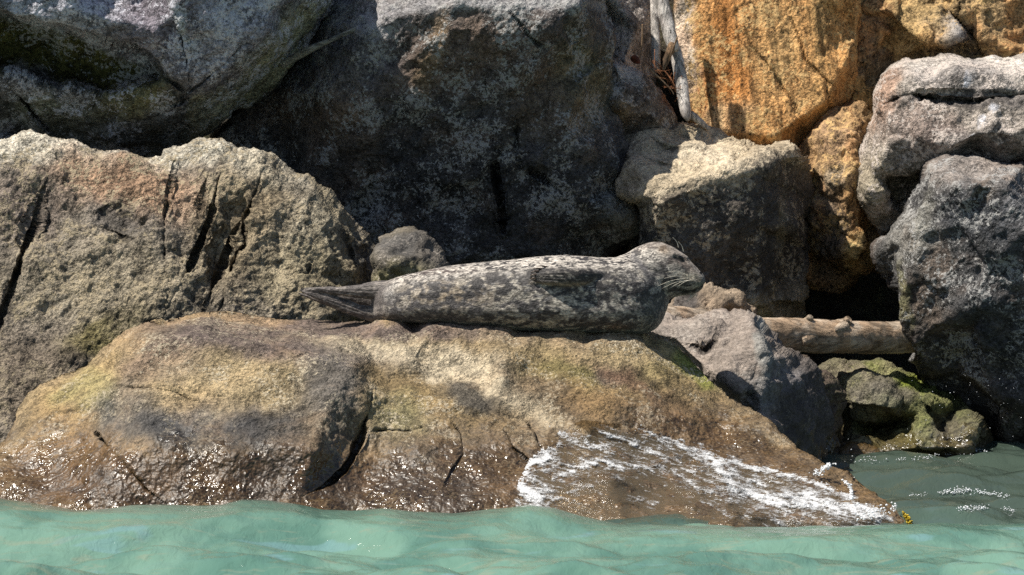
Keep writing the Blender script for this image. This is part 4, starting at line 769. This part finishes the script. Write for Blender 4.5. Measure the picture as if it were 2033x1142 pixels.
s = NT('sea water'); v = s.coords((1, .55, 1)); murk = s.attr('murk', 'Fac')
big = s.noise(v, 2.2, 4, .6, .6); md_ = s.noise(s.coords((.4, 1.5, 1)), 10, 5, .65, .9)
c = s.mix(s.ramp(big, .38, .62), (.082, .170, .134, 1), (.135, .240, .185, 1)); c = s.mix(s.ramp(md_, .54, .66, 0, .55), c, (.20, .235, .17, 1))  # grey tan streaks put rock reflections into the colour
c = s.mix(s.ramp(s.noise(s.coords((.45, 1.3, 1), (0, 0, .15)), 5, 3, .5, .5), .60, .68, 0, .5), c, (.15, .27, .29, 1))  # bluish patches paint sky reflections
c = s.mix(murk, c, (.042, .056, .044, 1))
h = s.math('ADD', s.math('MULTIPLY', s.noise(v, 26, 4, .6, .6), .014), s.math('MULTIPLY', s.noise(v, 90, 2, .5), .0012))
b = s.bsdf(c, .05, s.bump(h, 1., .5), .5, ior=1.33); M_WATER = s.finish(b)
water = mesh_obj('water', np.stack([WX.ravel(), WY.ravel(), WZ], 1), wf, M_WATER, kind='structure', origin=(0, 0, 0))
set_attr(water, 'murk', sstep(-1.95, -1.25, WY.ravel()+.5*fbm(np.stack([WX.ravel()*1.3, WY.ravel()*1.3, 0*WZ], 1), 4))*.92)

# wave washing over the right flank of the tan boulder
AB = bvh_of(rA)
g = 1.6; X, Y = np.meshgrid(np.arange(1000, 1830, g), np.arange(825, 1075, g))
dirs = P(X, Y, 0.)-CAM; D = np.full(X.shape, np.nan); cv = Vector(CAM.tolist())
for j in range(0, X.shape[0], 2):
    for i in range(0, X.shape[1], 2):
        h = AB.ray_cast(cv, Vector(dirs[j, i].tolist()))
        if h[0]: D[j:j+2, i:i+2] = h[0].y
hit = ~np.isnan(D); D0 = np.where(hit, D, 0); Wt = hit.astype(float)
def blur(D, W, n):
    for _ in range(n):
        for ax in (0, 1):
            a = D*W; s_ = a*2+np.roll(a, 1, ax)+np.roll(a, -1, ax); w2 = W*2+np.roll(W, 1, ax)+np.roll(W, -1, ax); D = np.where(w2 > 0, s_/np.maximum(w2, 1e-9), 0)
    return D
Ds = blur(D0, Wt, 60)
poly = [(1018, 1000), (1026, 950), (1052, 905), (1088, 885), (1110, 852), (1160, 835), (1230, 845), (1300, 852), (1400, 885), (1470, 912), (1560, 930), (1620, 948), (1660, 965), (1710, 990), (1760, 1002), (1790, 1025), (1815, 1046), (1790, 1075), (1300, 1075), (1020, 1075)]
ins_ = inside(X, Y, poly); pd, _, _ = segdist(X, Y, poly, True); wq = np.stack([X.ravel()*.02, Y.ravel()*.02, 0*X.ravel()+1], 1)
edge = np.where(ins_, pd, -pd)+9*fbm(wq, 4).reshape(X.shape)
def patch_mesh(keep, Yd):
    cell = keep[:-1, :-1] & keep[1:, :-1] & keep[:-1, 1:] & keep[1:, 1:] & hit[:-1, :-1] & hit[1:, 1:] & hit[1:, :-1] & hit[:-1, 1:]
    idx = -np.ones(X.shape, int); u = np.zeros(X.shape, bool)
    for a in (0, 1):
        for b in (0, 1): u[a:X.shape[0]-1+a, b:X.shape[1]-1+b] |= cell
    idx[u] = np.arange(u.sum()); F = np.stack([idx[:-1, :-1][cell], idx[:-1, 1:][cell], idx[1:, 1:][cell], idx[1:, :-1][cell]], 1)[:, ::-1]
    return P(X[u], Y[u], Yd[u]), F, u
rip = fbm(np.stack([(X*.94+Y*.34).ravel()*.010, (Y*.94-X*.34).ravel()*.05, 0*X.ravel()], 1), 4, .55).reshape(X.shape)
film = np.minimum(Ds, D0+.004)-.016*sstep(0, 26, edge)+.010-.012*rip*sstep(0, 20, edge)
fv, fF, u = patch_mesh(edge > -2, film)
s = NT('thin wash water'); v = s.coords((1, 1, 1)); fr = s.n('ShaderNodeFresnel'); fr.inputs[0].default_value = 1.33
nb = s.bump(s.math('ADD', s.math('MULTIPLY', s.noise(s.coords((.5, 1, 1.5), (0, .45, 0)), 30, 5, .65), .014), s.math('MULTIPLY', s.noise(v, 110, 3, .6), .002)), 1., .8); s.t.links.new(nb, fr.inputs['Normal'])
tr = s.n('ShaderNodeBsdfTransparent'); tr.inputs[0].default_value = (.80, .70, .56, 1)
df = s.n('ShaderNodeBsdfDiffuse'); df.inputs[0].default_value = (.20, .16, .105, 1); s.t.links.new(nb, df.inputs['Normal'])
gl = s.n('ShaderNodeBsdfGlossy'); gl.inputs['Roughness'].default_value = .10; s.t.links.new(nb, gl.inputs['Normal'])
m1 = s.n('ShaderNodeMixShader'); m1.inputs[0].default_value = .38; s.t.links.new(tr.outputs[0], m1.inputs[1]); s.t.links.new(df.outputs[0], m1.inputs[2])
m2 = s.n('ShaderNodeMixShader'); s.t.links.new(fr.outputs[0], m2.inputs[0]); s.t.links.new(m1.outputs[0], m2.inputs[1]); s.t.links.new(gl.outputs[0], m2.inputs[2])
mesh_obj('wave_wash', fv, fF, s.finish(m2), kind='structure')
streaks = [([(1106, 856), (1150, 880), (1209, 890)], 8, 1.), ([(1192, 856), (1240, 872), (1281, 892), (1330, 905)], 7, .9), ([(1293, 862), (1340, 880), (1373, 896), (1449, 916), (1499, 930)], 9, 1.), ([(1499, 930), (1552, 940), (1583, 942), (1640, 966), (1690, 990), (1740, 1008)], 10, 1.1),
    ([(1024, 955), (1040, 935), (1053, 915), (1085, 908)], 14, 1.4), ([(1024, 955), (1040, 975), (1070, 987)], 16, 1.4), ([(1100, 945), (1133, 934), (1165, 925), (1196, 915), (1230, 925)], 11, .95), ([(1240, 920), (1300, 928), (1338, 934), (1376, 962), (1440, 985)], 8, .85),
    ([(1408, 907), (1440, 940), (1458, 965), (1533, 994), (1600, 1000), (1660, 1005), (1728, 1020)], 16, 1.25), ([(1540, 990), (1600, 985), (1660, 1000), (1720, 1012)], 18, 1.15), ([(1376, 965), (1410, 1005), (1450, 1030)], 3, .8), ([(1500, 1010), (1545, 1035), (1590, 1040)], 5, .8),
    ([(1265, 990), (1290, 996), (1300, 1003)], 5, .8), ([(1070, 985), (1130, 975), (1180, 965)], 6, .6), ([(1290, 900), (1350, 925), (1420, 960)], 7, .7), ([(1700, 995), (1735, 1015), (1745, 1032)], 13, 1.2), ([(1728, 1020), (1760, 1012), (1778, 1006)], 7, 1.), ([(1600, 1005), (1660, 1018), (1720, 1026)], 10, .8)]
dens = np.zeros(X.shape)
wX = X+7*fbm(wq*2+5, 4, .6).reshape(X.shape); wY = Y+7*fbm(wq*2+9, 4, .6).reshape(X.shape)
for pts, wd, st in streaks:
    cd, _, _ = segdist(wX, wY, pts); dens = np.maximum(dens, st*np.exp(-(cd/wd)**2))
    dens = np.maximum(dens, .62*st*np.exp(-(cd/(wd*3.2))**2))
fl_ = np.stack([(X*.95+Y*.30).ravel()*.03, (Y*.95-X*.30).ravel()*.13, 0*X.ravel()+4], 1)
fn_ = fbm(fl_, 6, .68).reshape(X.shape); f2 = fbm(np.stack([X.ravel()*.22, Y.ravel()*.22, 0*X.ravel()], 1), 3, .6).reshape(X.shape)
foam = dens+.8*fn_+.25*f2-.42
lump = np.clip(foam, 0, .6)
fvv, fFF, u = patch_mesh((foam > -.25) & (edge > 0), film-.004-.016*lump-.004*lump*f2*2)
s = NT('white foam'); v = s.coords(); vf = s.coords((.45, 1, 1), (0, .35, 0)); n = s.noise(v, 170, 4, .7)
al = s.math('ADD', s.math('MULTIPLY', s.attr('foam', 'Fac'), .98), s.math('ADD', s.math('MULTIPLY', s.math('SUBTRACT', s.noise(vf, 95, 5, .72), .5), 3.0), s.math('MULTIPLY', s.math('SUBTRACT', s.noise(v, 300, 2, .6), .5), .9)))
b = s.bsdf(s.mix(s.ramp(n, .35, .65), (.60, .61, .62, 1), (.90, .90, .90, 1)), .3, s.bump(n, .008, 1.), .5)
s.set(b.inputs['Alpha'], s.ramp(al, .0, 1.0)); M_FOAM = s.finish(b)
fo = mesh_obj('foam', fvv, fFF, M_FOAM, kind='stuff'); set_attr(fo, 'foam', foam[u])
# flying drops and splash
ico_v = np.array([(0, 0, 1), (.894, 0, .447), (.276, .851, .447), (-.724, .526, .447), (-.724, -.526, .447), (.276, -.851, .447), (.724, .526, -.447), (-.276, .851, -.447), (-.894, 0, -.447), (-.276, -.851, -.447), (.724, -.526, -.447), (0, 0, -1)])
ico_f = [(0, 1, 2), (0, 2, 3), (0, 3, 4), (0, 4, 5), (0, 5, 1), (1, 6, 2), (2, 7, 3), (3, 8, 4), (4, 9, 5), (5, 10, 1), (2, 6, 7), (3, 7, 8), (4, 8, 9), (5, 9, 10), (1, 10, 6), (6, 11, 7), (7, 11, 8), (8, 11, 9), (9, 11, 10), (10, 11, 6)]
def drops(lst):
    return joined([(ico_v*np.array([r*rng.uniform(.8, 1.8), r, r*rng.uniform(.6, 1.1)])+P(x, y, Yq), ico_f) for x, y, Yq, r in lst])
dl = []
def dep(x, y):
    i = int(np.clip((x-1000)/g, 0, X.shape[1]-1)); j = int(np.clip((y-825)/g, 0, X.shape[0]-1)); return D[j, i] if hit[j, i] else -1.0
for q in range(85):   # finger of water thrown up
    t = rng.uniform(0, 1); x = 1618+t*36+rng.normal(0, 3+5*(1-t)); y = 944-t*22-4*math.sin(t*3)+rng.normal(0, 2.5); dl.append((x, y, dep(1630, 945)-.04+rng.normal(0, .01), rng.uniform(.0015, .0045)))
for q in range(60):
    t = rng.uniform(0, 1); x = 1672+t*24+6*math.sin(t*4)+rng.normal(0, 2); y = 952+t*38+rng.normal(0, 2); dl.append((x, y, dep(x, y+8)-.03, rng.uniform(.002, .005)))
for q in range(90):
    t = rng.uniform(0, 1); x = 1700+t*78+rng.normal(0, 5); y = 1022-t*14+rng.normal(0, 8-4*t); dl.append((x, y, min(dep(x-10, y+10), -1.1)-.04+rng.normal(0, .015), rng.uniform(.0015, .004)))
for q in range(8):
    x = rng.uniform(1060, 1760); y = 850+(x-1060)*.24+rng.normal(0, 30); dl.append((x, y, dep(x, y)-.03-abs(rng.normal(0, .02)), rng.uniform(.0012, .003)))
s = NT('water drops'); b = s.bsdf((.85, .87, .88), .08, None, .6); M_DROP = s.finish(b)
mesh_obj('splash', *drops(dl), M_DROP, kind='stuff')
dl = []
for q in range(45): dl.append((rng.uniform(1800, 2030), rng.uniform(740, 900), rng.uniform(.7, .9), rng.uniform(.0007, .0019)))
for q in range(8): dl.append((rng.uniform(1600, 1700), rng.uniform(830, 930), rng.uniform(.3, .6), rng.uniform(.001, .0025)))
mesh_obj('spray', *drops(dl), M_DROP, kind='stuff')
# foam on the inner water; white drops stand in for waterline glints
WB = BVHTree.FromPolygons(np.stack([WX.ravel(), WY.ravel(), WZ], 1).tolist(), wf.tolist())
dl = []
def on_water(x, y):
    h = WB.ray_cast(cv, Vector((P(x, y, 0.)-CAM).tolist())); return h[0].y if h[0] else None
for (x0, y0, x1, y1, sp, n) in ((1870, 978, 1925, 972, 4, 70), (1925, 974, 2000, 986, 3, 60), (1905, 1010, 1955, 1007, 4, 60), (1850, 900, 1960, 892, 4, 90), (1700, 915, 1850, 908, 4, 40), (1990, 1008, 2020, 1014, 3, 14), (1800, 985, 1850, 978, 3, 12)):
    for q in range(n):
        t = rng.uniform(0, 1); x = x0+(x1-x0)*t+rng.normal(0, 3); y = y0+(y1-y0)*t+rng.normal(0, sp*.7); Yq = on_water(x, y+3)
        if Yq is not None: dl += [(x+rng.normal(0, 4), y+rng.normal(0, 1.2), Yq-.006, rng.uniform(.0008, .0026)) for _ in range(2)]
mesh_obj('foam', *drops(dl), M_DROP, kind='stuff')
# tuft of yellow seaweed
kelp = bpy.data.objects.new('seaweed', None); COL.objects.link(kelp); kelp.location = P(1800, 1035, dep(1786, 1030)).tolist()
tag(kelp, 'small tuft of yellow seaweed at the right tip of the tan boulder', 'seaweed')
M_KELP = simple('yellow rockweed', (.42, .30, .02), .4, .5, .4, 60)
for q in range(24):
    x = 1794+rng.uniform(0, 14); y = 1017+(x-1794)*1.6+rng.normal(0, 2); Yq = dep(x-14, y)-.02; a = rng.uniform(0, 6.28); L = rng.uniform(3, 7)
    p0 = P(x-4, y, Yq+.01); p1 = P(x+L*.5*math.cos(a), y+L*.5*math.sin(a), Yq-.02); p2 = P(x+L*math.cos(a), y+L*math.sin(a)*.8, Yq-.03)
    mesh_obj('frond', *tube([p0, p1, p2], [.002, .004, .002], 6, 8), M_KELP, parent=kelp)
